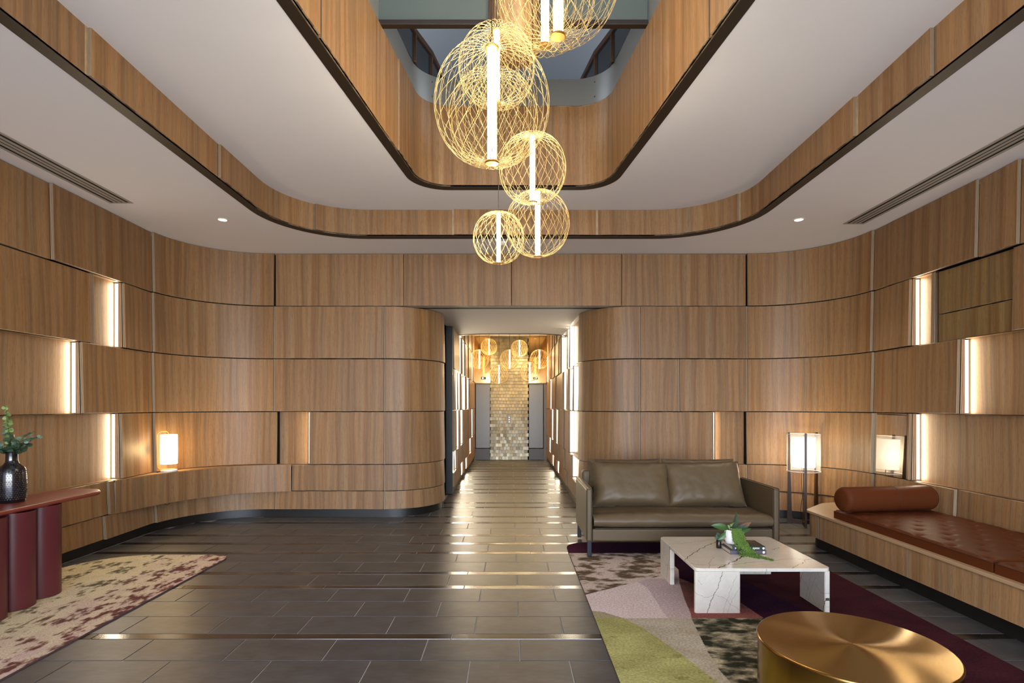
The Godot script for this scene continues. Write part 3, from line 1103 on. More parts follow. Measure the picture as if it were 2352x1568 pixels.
func ledge(wl: Node3D) -> void:
	# the shelf that cuts the left corner
	var n0 := 24
	var pts := PackedVector2Array()
	for a in n0 + 1:
		var t := float(a) / n0
		pts.append(Vector2(-4.315, 5.98).lerp(Vector2(-4.13, 7.46), t).lerp(Vector2(-4.13, 7.46).lerp(Vector2(-3.02, 7.555), t), t))
	var shelf := Node3D.new()
	shelf.name = "ledge"
	wl.add_child(shelf)
	shelf.set_meta("label", "timber ledge across the curved corner")
	var poly := pts.duplicate()
	poly.append(Vector2(-3.0, 7.68))
	for a in 9:
		var g := PI / 2 * (1.0 - a / 8.0)
		poly.append(Vector2(-3.355 - 1.09 * cos(g), 6.58 + 1.09 * sin(g)))
	poly.append(Vector2(-4.44, 5.98))
	var top := MB.new()
	top.prism(poly, 0.70, 0.728)
	part("shelf_top", made([top, M.wood2]), shelf)
	var und := MB.new()
	und.prism(poly, 0.364, 0.372)
	part("shelf_base", made([und, M.backing]), shelf)
	var face := MB.new()
	var edge := MB.new()
	var u := 0.3
	for a in n0:
		var p := pts[a]
		var q := pts[a + 1]
		var l := p.distance_to(q)
		var e := (pts[mini(a + 1, n0)] - pts[maxi(a - 1, 0)]).normalized()
		var f := (pts[mini(a + 2, n0)] - pts[a]).normalized()
		var np := Vector3(e.y, 0, e.x)
		var nq := Vector3(f.y, 0, f.x)
		var o := face.v.size()
		for z in [[p, 0.36, np, u], [q, 0.36, nq, u + l], [q, 0.722, nq, u + l], [p, 0.722, np, u]]:
			face.vert(P(z[0].x, z[1], z[0].y) + z[2] * 0.012, z[2], Vector2(z[3], z[1]))
		face.i.append_array([o, o + 2, o + 1, o, o + 3, o + 2])
		edge.quad(P(p.x, 0.36, p.y) + np * 0.012, P(q.x, 0.36, q.y) + nq * 0.012, P(q.x, 0.36, q.y) - nq * 0.02, P(p.x, 0.36, p.y) - np * 0.02, Vector3.DOWN)
		edge.quad(P(p.x, 0.722, p.y) + np * 0.012, P(q.x, 0.722, q.y) + nq * 0.012, P(q.x, 0.722, q.y) - nq * 0.02, P(p.x, 0.722, p.y) - np * 0.02, Vector3.UP)
		u += l
	edge.quad(P(-4.315, 0.36, 5.98) + Vector3(0.012, 0, 0), P(-4.35, 0.36, 5.98), P(-4.35, 0.722, 5.98), P(-4.315, 0.722, 5.98) + Vector3(0.012, 0, 0), Vector3(0, 0, 1))
	part("panel", made([face, M.wood1, edge, M.ply]), shelf)


func upper_storey(void_o: PackedVector2Array) -> void:
	var room := fillet([Vector2(-4.4, FRONT), Vector2(-4.4, 9.4), Vector2(4.4, 9.4), Vector2(4.4, FRONT)], [0.1, 0.1, 0.1, 0.1])
	tag(part("floor", made([ring(room, void_o, RIM_TOP, true), M.paint]), self), "upper storey floor around the void", "floor", "", "structure")
	var u := MB.new()
	u.box(P(0, UPPER + 0.05, 2.7), Vector3(9.0, 0.1, 13.8))
	tag(part("ceiling", made([u, mat(Color(0.66, 0.67, 0.675), 0.85)]), self), "pale grey ceiling of the upper storey seen through the void", "ceiling", "", "structure")
	var w := MB.new()
	for z in [[-4.45, 2.7, 0.1, 13.7], [4.45, 2.7, 0.1, 13.7], [0, 9.45, 9.0, 0.1]]:
		w.box(P(z[0], (RIM_TOP + UPPER) / 2, z[1]), Vector3(z[2], UPPER - RIM_TOP + 0.1, z[3]))
	tag(part("wall_upper", made([w, mat(Color(0.62, 0.63, 0.64), 0.8)]), self), "pale walls of the upper storey", "wall", "", "structure")
	# linear ceiling lights of the upper storey
	for x in [-2.6, 2.7]:
		var o := thing("ceiling_light", "long ceiling light of the upper storey on the %s side" % ["left" if x < 0 else "right"], "light", P(x, UPPER, 6.0))
		var b := MB.new()
		b.rbox(Vector3(0, -0.02, 0), Vector3(0.12, 0.04, 2.4), 0.008, 1)
		part("diffuser", made([b, glow(Color(0.86, 0.93, 1.0), 2.5)]), o)
		area(o, Vector3(0, -0.045, 0), Vector3.DOWN, Vector2(0.12, 2.4), Color(0.90, 0.95, 1.0), 5.0)
	# glass balustrades with timber posts and rails beside the void
	for m in [-1.0, 1.0]:
		var o := thing("balustrade", "upper glass balustrade with timber rail on the %s of the void" % ["left" if m < 0 else "right"], "balustrade", Vector3.ZERO)
		var line := [Vector2(-1.20, 4.86), Vector2(-1.02, 5.80), Vector2(-0.90, 6.16), Vector2(-0.80, 6.75)]
		for k in 3:
			var p: Vector2 = line[k]
			var q: Vector2 = line[k + 1]
			if m > 0:
				p.x = 0.06 - p.x
				q.x = 0.06 - q.x
			var g := MB.new()
			var h := (q - p).orthogonal().normalized() * 0.006
			g.prism(PackedVector2Array([p + h, q + h, q - h, p - h]), RIM_TOP, RIM_TOP + 0.30)
			part("glass_pane", made([g, M.dark_glass]), o)
			var r := MB.new()
			h = (q - p).orthogonal().normalized() * 0.028
			r.prism(PackedVector2Array([p + h, q + h, q - h, p - h]), RIM_TOP + 0.30, RIM_TOP + 0.36, 0.008)
			part("rail", made([r, M.rail]), o)
			var s := MB.new()
			s.rbox(P(q.x, RIM_TOP + 0.15, q.y), Vector3(0.05, 0.30, 0.05), 0.006, 1)
			part("post", made([s, M.rail]), o)
	# the glazed divider that hangs across the void, and the round timber post in its middle
	for z in [[-1.168, -0.195, "left"], [0.255, 1.195, "right"]]:
		var o := thing("glass_divider", "grey glass divider panel over a bronze bar, %s of the round timber post" % z[2], "divider")
		var g := MB.new()
		g.box(P((z[0] + z[1]) / 2, (4.89 + UPPER) / 2, 4.8), Vector3(z[1] - z[0], UPPER - 4.89, 0.02))
		part("glass_pane", made([g, M.grey_glass]), o)
		var r := MB.new()
		r.rbox(P((z[0] + z[1]) / 2, 4.868, 4.79), Vector3(z[1] - z[0], 0.044, 0.06), 0.005, 1)
		part("bar", made([r, M.bronze]), o)
	var c := thing("post", "round timber-clad post hanging in the void behind the pendants", "post", P(0.03, 4.60, 4.8))
	var d := MB.new()
	d.lathe([Vector2(0.0, 0.0), Vector2(0.20, 0.0), Vector2(0.21, 0.01), Vector2(0.21, UPPER - 4.60)], 36)
	for k in d.t.size():
		d.t[k] = Vector2(d.t[k].x * 1.3, d.t[k].y * 0.7)
	part("cladding", made([d, M.wood0]), c)
	for m in [-1.0, 1.0]:
		var e := MB.new()
		e.rbox(Vector3(0.212 * m, (UPPER - 4.60) / 2, 0.02), Vector3(0.022, UPPER - 4.6, 0.03), 0.005, 1)
		part("edge_trim", made([e, M.rail]), c)


func corridor() -> void:
	var z0 := 8.28
	var sz := 12.4854 - z0   # s = d + sz
	var cl := thing("wall_corridor_left", "left wall of the lift corridor with glowing slots", "wall", Vector3.ZERO, 0, "", "structure")
	var cr := thing("wall_corridor_right", "right wall of the lift corridor with glowing slots", "wall", Vector3.ZERO, 0, "", "structure")
	backing(cl, 9.55 + sz, 15.6 + sz, 0.0, 3.6, -1)
	backing(cr, 8.28 + sz, 15.6 + sz, 0.0, 3.6, 1)
	# [row, side, joints..., indices that glow]
	var plan := [
		["B", -1, [9.6, 10.9, 11.2, 11.6, 12.0, 13.0, 14.3, 14.6, 15.5], [1, 3, 6]],
		["C", -1, [9.6, 10.1, 10.5, 11.0, 11.4, 12.3, 12.7, 13.3, 15.5], [1, 2, 4, 6]],
		["D", -1, [9.6, 10.3, 10.7, 11.1, 11.6, 13.0, 14.2, 14.6, 15.5], [1, 3, 6]],
		["E", -1, [9.6, 9.85, 10.2, 11.6, 13.5, 14.0, 15.5], [0, 1, 4]],
		["F", -1, [9.6, 11.2, 11.6, 12.3, 12.7, 15.5], [1, 3]],
		["G", -1, [10.9, 11.9, 12.9, 14.2, 15.5], []],
		["B", 1, [8.42, 9.45, 9.8, 10.95, 11.4, 12.5, 13.6, 14.8, 15.2, 15.5], [0, 1, 2, 7]],
		["C", 1, [8.42, 8.9, 9.5, 10.0, 10.5, 12.2, 13.6, 14.1, 15.5], [0, 1, 3, 6]],
		["D", 1, [8.42, 9.45, 10.3, 11.8, 12.2, 13.1, 13.5, 15.5], [0, 3, 5]],
		["E", 1, [8.42, 9.05, 10.2, 11.5, 13.0, 13.9, 14.4, 15.5], [0, 5]],
		["F", 1, [8.42, 9.8, 11.5, 11.9, 12.9, 13.3, 15.5], [2, 4]],
		["G", 1, [10.9, 11.9, 12.5, 13.1, 14.2, 15.5], []]]
	for q in plan:
		var wall: Node3D = cl if q[1] < 0 else cr
		for k in q[2].size() - 1:
			var a: float = q[2][k] + sz
			var b: float = q[2][k + 1] + sz
			var y0: float = ROWS[q[0]][0]
			var y1: float = ROWS[q[0]][1]
			if k in q[3]:
				slot(wall, a, b, y0, y1, q[1], (0.45 if y1 - y0 > 0.5 else 0.26) * (0.35 if q[2][k] < 9.9 and q[1] > 0 else 1.0), 0.072 + 0.004 * (q[0].unicode_at(0) % 2), 0.07)
			else:
				board(wall, a, b, y0, y1, 0.025, 0.004, q[1], M["wood%d" % rng.randi_range(0, 2)], 0.008)
	for m in [-1.0, 1.0]:
		var b := MB.new()
		var d0 := 9.55 if m < 0 else 8.3
		b.box(P(m * 1.05, 0.052, (d0 + 15.5) / 2), Vector3(0.05, 0.104, 15.5 - d0))
		tag(part("baseboard_corridor_%s" % ["left" if m < 0 else "right"], made([b, M.black]), self), "black skirting along the %s corridor wall" % ["left" if m < 0 else "right"], "skirting", "", "structure")
	# the dark door leaf and the pocket behind it, on the left
	var dj := thing("door_1", "dark charcoal door edge at the left of the corridor mouth", "door", P(-1.08, 0, 9.52), 0, "", "structure")
	var l := MB.new()
	l.rbox(Vector3(-0.01, 1.456, 0), Vector3(0.165, 2.9, 0.06), 0.006, 1)
	part("leaf", made([l, M.black]), dj)
	var pocket := MB.new()
	pocket.box(P(-1.35, 1.5, 9.0), Vector3(0.1, 3.0, 1.4))
	pocket.box(P(-1.25, 1.5, 9.62), Vector3(0.3, 3.0, 0.1))
	tag(part("wall_pocket", made([pocket, M.backing]), self), "dark side wall behind the charcoal door edge", "wall", "", "structure")
	# ceilings of the corridor
	var so := MB.new()
	var n0 := 16
	var edge := []
	for k in n0 + 1:
		var x := lerpf(-1.12, 1.12, float(k) / n0)
		edge.append(Vector2(x, 10.48 + 0.34 * pow(absf(x) / 1.12, 4.0)))
	for k in n0:
		var a: Vector2 = edge[k]
		var b: Vector2 = edge[k + 1]
		var wa := 1.7 * a.x / 1.12
		var wb := 1.7 * b.x / 1.12
		so.quad(P(wa, 2.912, 7.6), P(wb, 2.912, 7.6), P(wb, 2.912, 8.9), P(wa, 2.912, 8.9), Vector3.DOWN)
		so.quad(P(wa, 2.912, 8.9), P(wb, 2.912, 8.9), P(b.x, 2.912, b.y), P(a.x, 2.912, a.y), Vector3.DOWN)
		so.quad(P(wa, 2.95, 7.6), P(wb, 2.95, 7.6), P(b.x, 2.95, b.y), P(a.x, 2.95, a.y), Vector3.UP)
	tag(part("ceiling", made([so, mat(Color(0.70, 0.695, 0.69), 0.8)]), self), "flat grey corridor soffit with a curved far edge", "ceiling", "", "structure")
	var fa := MB.new()
	var br := MB.new()
	for k in n0:
		var a: Vector2 = edge[k]
		var b: Vector2 = edge[k + 1]
		fa.quad(P(a.x, 2.912, a.y), P(b.x, 2.912, b.y), P(b.x, 3.6, b.y), P(a.x, 3.6, a.y), Vector3(0, 0, -1))
		fa.quad(P(a.x, 2.9, a.y - 0.012), P(b.x, 2.9, b.y - 0.012), P(b.x, 2.9, b.y + 0.012), P(a.x, 2.9, a.y + 0.012), Vector3.DOWN)
		fa.quad(P(a.x, 2.9, a.y - 0.012), P(b.x, 2.9, b.y - 0.012), P(b.x, 2.914, b.y - 0.012), P(a.x, 2.914, a.y - 0.012), Vector3(0, 0, 1))
		br.quad(P(a.x, 2.903, a.y + 0.012), P(b.x, 2.903, b.y + 0.012), P(b.x, 2.903, b.y + 0.05), P(a.x, 2.903, a.y + 0.05), Vector3.DOWN)
		br.quad(P(a.x, 2.903, a.y + 0.05), P(b.x, 2.903, b.y + 0.05), P(b.x, 2.93, b.y + 0.05), P(a.x, 2.93, a.y + 0.05), Vector3(0, 0, -1))
	var t := thing("trim_4", "curved brass lip at the far edge of the corridor soffit", "trim", Vector3.ZERO, 0, "", "structure")
	part("fascia", made([fa, M.black]), t)
	part("brass_lip", made([br, M.gold]), t)
	var lc := MB.new()
	lc.box(P(0, 3.55, 13.1), Vector3(2.6, 0.1, 5.4))
	tag(part("ceiling", made([lc, M.paint]), self), "lift lobby ceiling at the far end of the corridor", "ceiling", "", "structure")
	# --- the end wall: shingled panel, two lift doors, mirrors over them
	var we := thing("wall_end", "end wall of the corridor with a shingled metal panel between the lifts", "wall", P(0, 0, 15.5), 0, "", "structure")
	var bk := MB.new()
	bk.box(Vector3(0, 1.8, -0.12), Vector3(2.5, 3.6, 0.1))
	part("backing", made([bk, M.backing]), we)
	var sh := [MB.new(), MB.new(), MB.new()]
	for r in 38:
		for c in 12:
			var w := 1.09 / 12.0
			var x := -0.59 + (c + 0.5) * w + (0.02 if r % 2 else -0.02)
			var b: MB = sh[rng.randi_range(0, 2)]
			b.xf = Transform3D(Basis.from_euler(Vector3(-0.16 + rng.randf_range(-0.05, 0.05), rng.randf_range(-0.06, 0.06), 0)), Vector3(clampf(x, -0.545, 0.462), (r + 0.5) * 0.0925 + 0.01 + rng.randf_range(-0.003, 0.003), 0.0))
			b.rbox(Vector3.ZERO, Vector3(w * rng.randf_range(0.96, 1.03), 0.098, 0.012), 0.003, 1)
	var shm := []
	for k in 3:
		shm.append(sh[k])
		shm.append(mat([Color(0.52, 0.49, 0.42), Color(0.48, 0.455, 0.395), Color(0.56, 0.525, 0.445)][k], 0.34, 0.85))
	var shn := part("shingle", made(shm), we)
	shn.set_meta("kind", "stuff")
	shn.set_meta("label", "overlapping metal shingles")
	var pl := MB.new()
	pl.rbox(Vector3(-0.045, 1.146, 0.022), Vector3(0.085, 0.25, 0.014), 0.004, 1)
	var cp := thing("lift_call_panel", "small steel lift call panel with three lit buttons on the shingled wall", "call panel", P(0, 0, 15.5))
	part("plate", made([pl, M.steel]), cp)
	for k in 3:
		var bt := MB.new()
		bt.xf = Transform3D(Basis(Vector3.RIGHT, PI / 2), Vector3(-0.04, 1.08 + k * 0.065, 0.029))
		bt.lathe([Vector2(0.014, 0.0), Vector2(0.014, 0.004), Vector2(0.0, 0.005)], 12)
		part("button", made([bt, glow(Color(1, 0.98, 0.92), 1.6)]), cp)
	var n := 2
	for m in [-1.0, 1.0]:
		var side := "left" if m < 0 else "right"
		var xc := -0.815 if m < 0 else 0.745
		var d := thing("door_%d" % n, "brushed steel lift door on the %s of the shingled panel" % side, "lift door", P(xc, 0, 15.48), 0, "", "structure")
		n += 1
		var a := MB.new()
		a.rbox(Vector3(0.03 * -m, 1.24, 0), Vector3(0.40, 1.80, 0.03), 0.004, 1)
		part("leaf", made([a, M.steel]), d)
		var kick := MB.new()
		kick.rbox(Vector3(0, 0.165, 0.004), Vector3(0.46, 0.31, 0.03), 0.004, 1)
		part("kick_plate", made([kick, mat(Color(0.31, 0.30, 0.29), 0.42, 0.9)]), d)
		var f := MB.new()
		f.rbox(Vector3(0.235 * m, 1.07, 0.012), Vector3(0.10, 2.14, 0.05), 0.004, 1)
		f.rbox(Vector3(0, 2.155, 0.012), Vector3(0.49, 0.03, 0.05), 0.004, 1)
		part("frame", made([f, mat(Color(0.34, 0.30, 0.26), 0.35, 0.9)]), d)
		var mr := thing("mirror", "tall bronze mirror above the %s lift door" % side, "mirror", P(xc, 2.17, 15.46))
		var g := MB.new()
		g.box(Vector3(0.02 * m, 0.66, 0), Vector3(0.52, 1.31, 0.012))
		part("glass", made([g, M.gold_mirror]), mr)
		var ind := MB.new()
		ind.rbox(Vector3(-0.05 * m, 0.14, 0.012), Vector3(0.14, 0.07, 0.012), 0.003, 1)
		var di := thing("lift_indicator", "small lift indicator display with a bluish light on the %s mirror" % side, "display", P(xc, 2.17, 15.46))
		part("screen", made([ind, mat(Color(0.12, 0.12, 0.2), 0.2)]), di)
		var dot := MB.new()
		dot.rbox(Vector3(-0.03 * m, 0.14, 0.02), Vector3(0.035, 0.035, 0.006), 0.002, 1)
		part("symbol", made([dot, glow(Color(0.75, 0.8, 1.0), 2.0)]), di)


func floor_tiles() -> void:
	var f := thing("floor", "dark slate tile floor in staggered rows with narrow glossy strips", "floor", Vector3.ZERO, 0, "", "structure")
	var g := MB.new()
	g.box(P(0, -0.055, 5.8), Vector3(9.4, 0.1, 20.0))
	part("grout_bed", made([g, M.grout]), f)
	# row pattern going away from the camera: T tile rows, S strips
	var tile_mesh := []
	for k in 8:
		var b := MB.new()
		tile_shape(b, Vector3.ZERO, 0.593, 0.2975, rng.randf(), rng.randf())
		tile_mesh.append(made([b, M["tile%d" % (k % 4)]]))
	var strip_b := MB.new()
	tile_shape(strip_b, Vector3.ZERO, 1.184, 0.079, 0.0, 0.0)
	var strip_mesh := made([strip_b, M.strip])
	var far := [MB.new(), MB.new(), MB.new()]
	var rows := []
	var d := 3.313
	for ch in "TSTTTSTSTTSTSTSTTSTSTTSTSTTTSTSTTSTTSTSTTTSTSTTSTSTTSTSTTTSTS":
		var w := 0.304 if ch == "T" else 0.085
		rows.append([ch, d, w])
		d += w
	d = 3.313
	for ch in "TTSTTSTTTSTSTTSTSTTTSTSTTSTTSTSTTTSTTST":
		var w := 0.304 if ch == "T" else 0.085
		d -= w
		rows.append([ch, d, w])
	rows.sort_custom(func(a, b): return a[1] < b[1])
	var ti := 0
	for r in rows:
		if r[0] == "T" and r[1] < 3.313:
			ti += 1
	ti = ti % 2
	var phase := ti
	var built := 0
	for r in rows:
		var dm: float = r[1] + r[2] / 2
		if dm > 15.45 or dm < FRONT + 0.1:
			if r[0] == "T":
				phase += 1
			continue
		var lim := 4.36 if dm < 6.6 else (4.2 if dm < 7.62 else 1.08)
		if dm >= 6.6 and dm < 7.62:
			lim = 3.36 + sqrt(maxf(0.0, 1.0 - pow(dm - 6.6, 2.0)))
		if dm >= 7.62 and dm < 8.3:
			lim = 1.35
		var pitch := 0.6 if r[0] == "T" else 1.19
		var off := (0.055 if phase % 2 == 0 else -0.245) if r[0] == "T" else -0.395 + 0.6 * (int(dm * 10) % 2)
		var k0 := int(floor((-lim - off) / pitch))
		var k1 := int(ceil((lim - off) / pitch))
		for k in range(k0, k1):
			var xa := maxf(off + k * pitch, -lim) + 0.0035
			var xb := minf(off + (k + 1) * pitch, lim) - 0.0035
			if xb - xa < 0.02:
				continue
			var xc := (xa + xb) / 2
			var seen: bool = dm > 2.95 and dm < 9.6 and absf(xc) < dm * 0.94 + 0.45
			var whole: bool = absf((xb - xa) - (pitch - 0.007)) < 0.001
			if seen:
				if whole and r[0] == "T":
					part("tile", tile_mesh[rng.randi_range(0, 7)], f, P(xc, 0, dm))
				elif whole:
					part("tile_strip", strip_mesh, f, P(xc, 0, dm))
				else:
					var b := MB.new()
					tile_shape(b, Vector3.ZERO, xb - xa, r[2] - 0.006, rng.randf(), rng.randf())
					part("tile" if r[0] == "T" else "tile_strip", made([b, M["tile%d" % rng.randi_range(0, 3)] if r[0] == "T" else M.strip]), f, P(xc, 0, dm))
				built += 1
			else:
				tile_shape(far[rng.randi_range(0, 1)] if r[0] == "T" else far[2], P(xc, 0, dm), xb - xa, r[2] - 0.006, rng.randf(), rng.randf())
		if r[0] == "T":
			phase += 1
	print("floor pieces ", built)
	var o := part("paving", made([far[0], M.tile0, far[1], M.tile1, far[2], M.strip]), f)
	o.set_meta("kind", "stuff")


func tile_shape(b: MB, c: Vector3, w: float, l: float, uo: float, vo: float) -> void:
	var x := w / 2
	var z := l / 2
	var e := 0.0015
	var q := [Vector3(-x, -0.004, z), Vector3(x, -0.004, z), Vector3(x, -0.004, -z), Vector3(-x, -0.004, -z)]
	var p := [Vector3(-x + e, 0, z - e), Vector3(x - e, 0, z - e), Vector3(x - e, 0, -z + e), Vector3(-x + e, 0, -z + e)]
	b.quad(c + p[0], c + p[1], c + p[2], c + p[3], Vector3.UP, Vector2(uo, vo), Vector2(uo + w / 1.2, vo), Vector2(uo + w / 1.2, vo + l / 1.2), Vector2(uo, vo + l / 1.2))
	for k in 4:
		var m := (k + 1) % 4
		b.quad(c + q[k], c + q[m], c + p[m], c + p[k], (q[k] + q[m]) + Vector3.UP * 0.1)
	b.quad(c + q[0] * Vector3(1, 0, 1) + Vector3(0, -0.0048, 0), c + q[1] * Vector3(1, 0, 1) + Vector3(0, -0.0048, 0), c + q[1], c + q[0], Vector3.BACK)


func front_wall() -> void:
	# the street front behind the camera: a glazed opening between piers, and clerestory glass on the upper storey
	var w := thing("wall_front", "street wall behind the viewer with a wide glazed opening", "wall", P(0, 0, FRONT), 0, "", "structure")
	var b := MB.new()
	b.box(Vector3(-4.4, 1.85, 0.08), Vector3(0.5, 3.7, 0.16))
	b.box(Vector3(4.4, 1.85, 0.08), Vector3(0.5, 3.7, 0.16))
	b.box(Vector3(0, 3.52, 0.08), Vector3(9.2, 0.4, 0.16))
	b.box(Vector3(0, 4.5, 0.08), Vector3(9.2, 1.7, 0.16))
	b.box(Vector3(0, 6.55, 0.08), Vector3(9.2, 0.3, 0.16))
	part("pier", made([b, M.paint]), w)
	var win := thing("window_1", "wide street opening with slim black mullions behind the viewer", "window", P(0, 0, FRONT), 0, "", "structure")
	for k in 6:
		var f := MB.new()
		f.box(Vector3(-4.12 + k * 1.648, 1.66, 0.06), Vector3(0.06, 3.32, 0.1))
		part("frame", made([f, M.black]), win)


# ------------------------------------------------------------------ things
func arc3(c: Vector3, a: Vector3, b: Vector3, r: float, k := 8) -> PackedVector3Array:
	# a quarter turn round c, from c + a*r to c + b*r
	var p := PackedVector3Array()
	for z in k + 1:
		var g := PI / 2 * z / k
		p.append(c + a * cos(g) * r + b * sin(g) * r)
	return p


func pendant(x: float, top: float, bottom: float, d: float, dia: float, called: String, label: String, grp: String, ceiling_y: float, wires: int, fine: float, light_e: float, turn := 0.0) -> void:
	# top and bottom: ends of the lit tube
	var o := thing(called, label, "pendant light", P(x, bottom, d), turn, grp)
	var h := top - bottom
	var r := dia / 2
	var cy := h / 2
	var tr := dia * 0.041
	# the lit tube, in lengths short enough for the lamps set inside
	var n := int(ceil(h / 0.46))
	for k in n:
		var y0 := h * k / n
		var y1 := h * (k + 1) / n
		var b := MB.new()
		b.lathe([Vector2(tr * 0.98 if k else 0.0, y0), Vector2(tr, y0), Vector2(tr, y1), Vector2(tr * 0.98 if k < n - 1 else 0.0, y1)], 20)
		var q := part("light_tube", made([b, M.tube]), o)
		omni(q, Vector3(0, (y0 + y1) / 2, 0), Color(1.0, 0.92, 0.78) if wires > 20 or d < 8.0 else Color(1.0, 0.86, 0.62), light_e * 0.78 / n, tr * 0.8)
	# a brass half-shell along one side of the tube
	var hb := MB.new()
	hb.grid(10, 1, func(u, v): return Vector3(tr * 1.12 * cos(-0.75 + u * 0.7), v * h, tr * 1.12 * sin(-0.75 + u * 0.7)), false, true)
	part("brass_channel", made([hb, M.gold]), o)
	for e in 2:
		var cap := MB.new()
		var y := -tr * 0.5 if e == 0 else h
		cap.lathe([Vector2(0, y), Vector2(tr * 1.35, y), Vector2(tr * 1.5, y + tr * 0.12), Vector2(tr * 1.5, y + tr * 0.38), Vector2(tr * 1.35, y + tr * 0.5), Vector2(0, y + tr * 0.5)], 24, Vector3.ZERO, 0.96)
		part("end_cap", made([cap, M.gold]), o)
	# the cage: two families of wires that wind opposite ways from cap to cap
	var cage := MB.new()
	for fam in [-1.0, 1.0]:
		for k in wires:
			var pts := PackedVector3Array()
			var f0: float = TAU * k / wires + (0.05 if fam > 0 else 0.0)
			var steps := 26
			for z in steps + 1:
				var t := float(z) / steps
				var th := PI * t
				var rr := r * pow(sin(th), 0.86)
				rr = maxf(rr, tr * 1.4)
				var yy := cy + r * 1.02 * cos(th)
				# the wires rise over the ends and dip back to the caps
				var dip := pow(absf(cos(th)), 9.0)
				yy -= signf(cos(th)) * dip * (r * 1.02 - h / 2 - tr * 0.2)
				var ph: float = f0 + fam * 0.8 * (t - 0.5) * 2.0
				pts.append(Vector3(rr * cos(ph), yy, rr * sin(ph)))
			cage.tube(pts, fine, 4, false)
	part("wire_cage", made([cage, M.wire]), o)
	var cord := MB.new()
	cord.tube(PackedVector3Array([Vector3(0, h + tr * 0.4, 0), Vector3(0, ceiling_y - bottom, 0)]), 0.0045 if fine > 0.0015 else 0.003, 6)
	part("cord", made([cord, M.cord]), o)


func pillow(w: float, h: float, d: float, s: int, mtl: Material, seam: Material, parent: Node3D, called: String, crease := 0.006) -> MeshInstance3D:
	var q := noise(s, 3.2, 3)
	var q2 := noise(s + 1, 9.0, 2)
	var body := MB.new()
	for side in [-1.0, 1.0]:
		body.grid(36, 26, func(a, b):
			var u: float = a * 2.0 - 1.0
			var v: float = b * 2.0 - 1.0
			var t := pow(maxf(0.0, (1.0 - pow(absf(u), 5.0)) * (1.0 - pow(absf(v), 5.0))), 0.48)
			var edge := 1.0 - t
			var x := w / 2 * u * (1.0 - 0.035 * (1.0 - v * v) + 0.012 * absf(v))
			var y := h / 2 * v * (1.0 - 0.05 * (1.0 - u * u))
			var wr: float = crease * (0.25 + edge) * q.get_noise_2d(u * 0.9 + side * 9.0, v * 0.55) * 2.2 + crease * 0.5 * edge * q2.get_noise_2d(u * 1.2, v * 0.4)
			return Vector3(x, y + wr * 0.4, side * (d / 2 * t + wr)), false, side < 0)
	var pipe := MB.new()
	var pts := PackedVector3Array()
	for k in 97:
		var g := TAU * k / 96
		var u := clampf(cos(g) * 1.45, -1, 1)
		var v := clampf(sin(g) * 1.45, -1, 1)
		pts.append(Vector3(w / 2 * u * (1.0 - 0.035 * (1.0 - v * v) + 0.012 * absf(v)), h / 2 * v * (1.0 - 0.05 * (1.0 - u * u)), 0.0))
	pipe.tube(pts, 0.0045, 6, false)
	return part(called, made([body, mtl, pipe, seam]), parent)


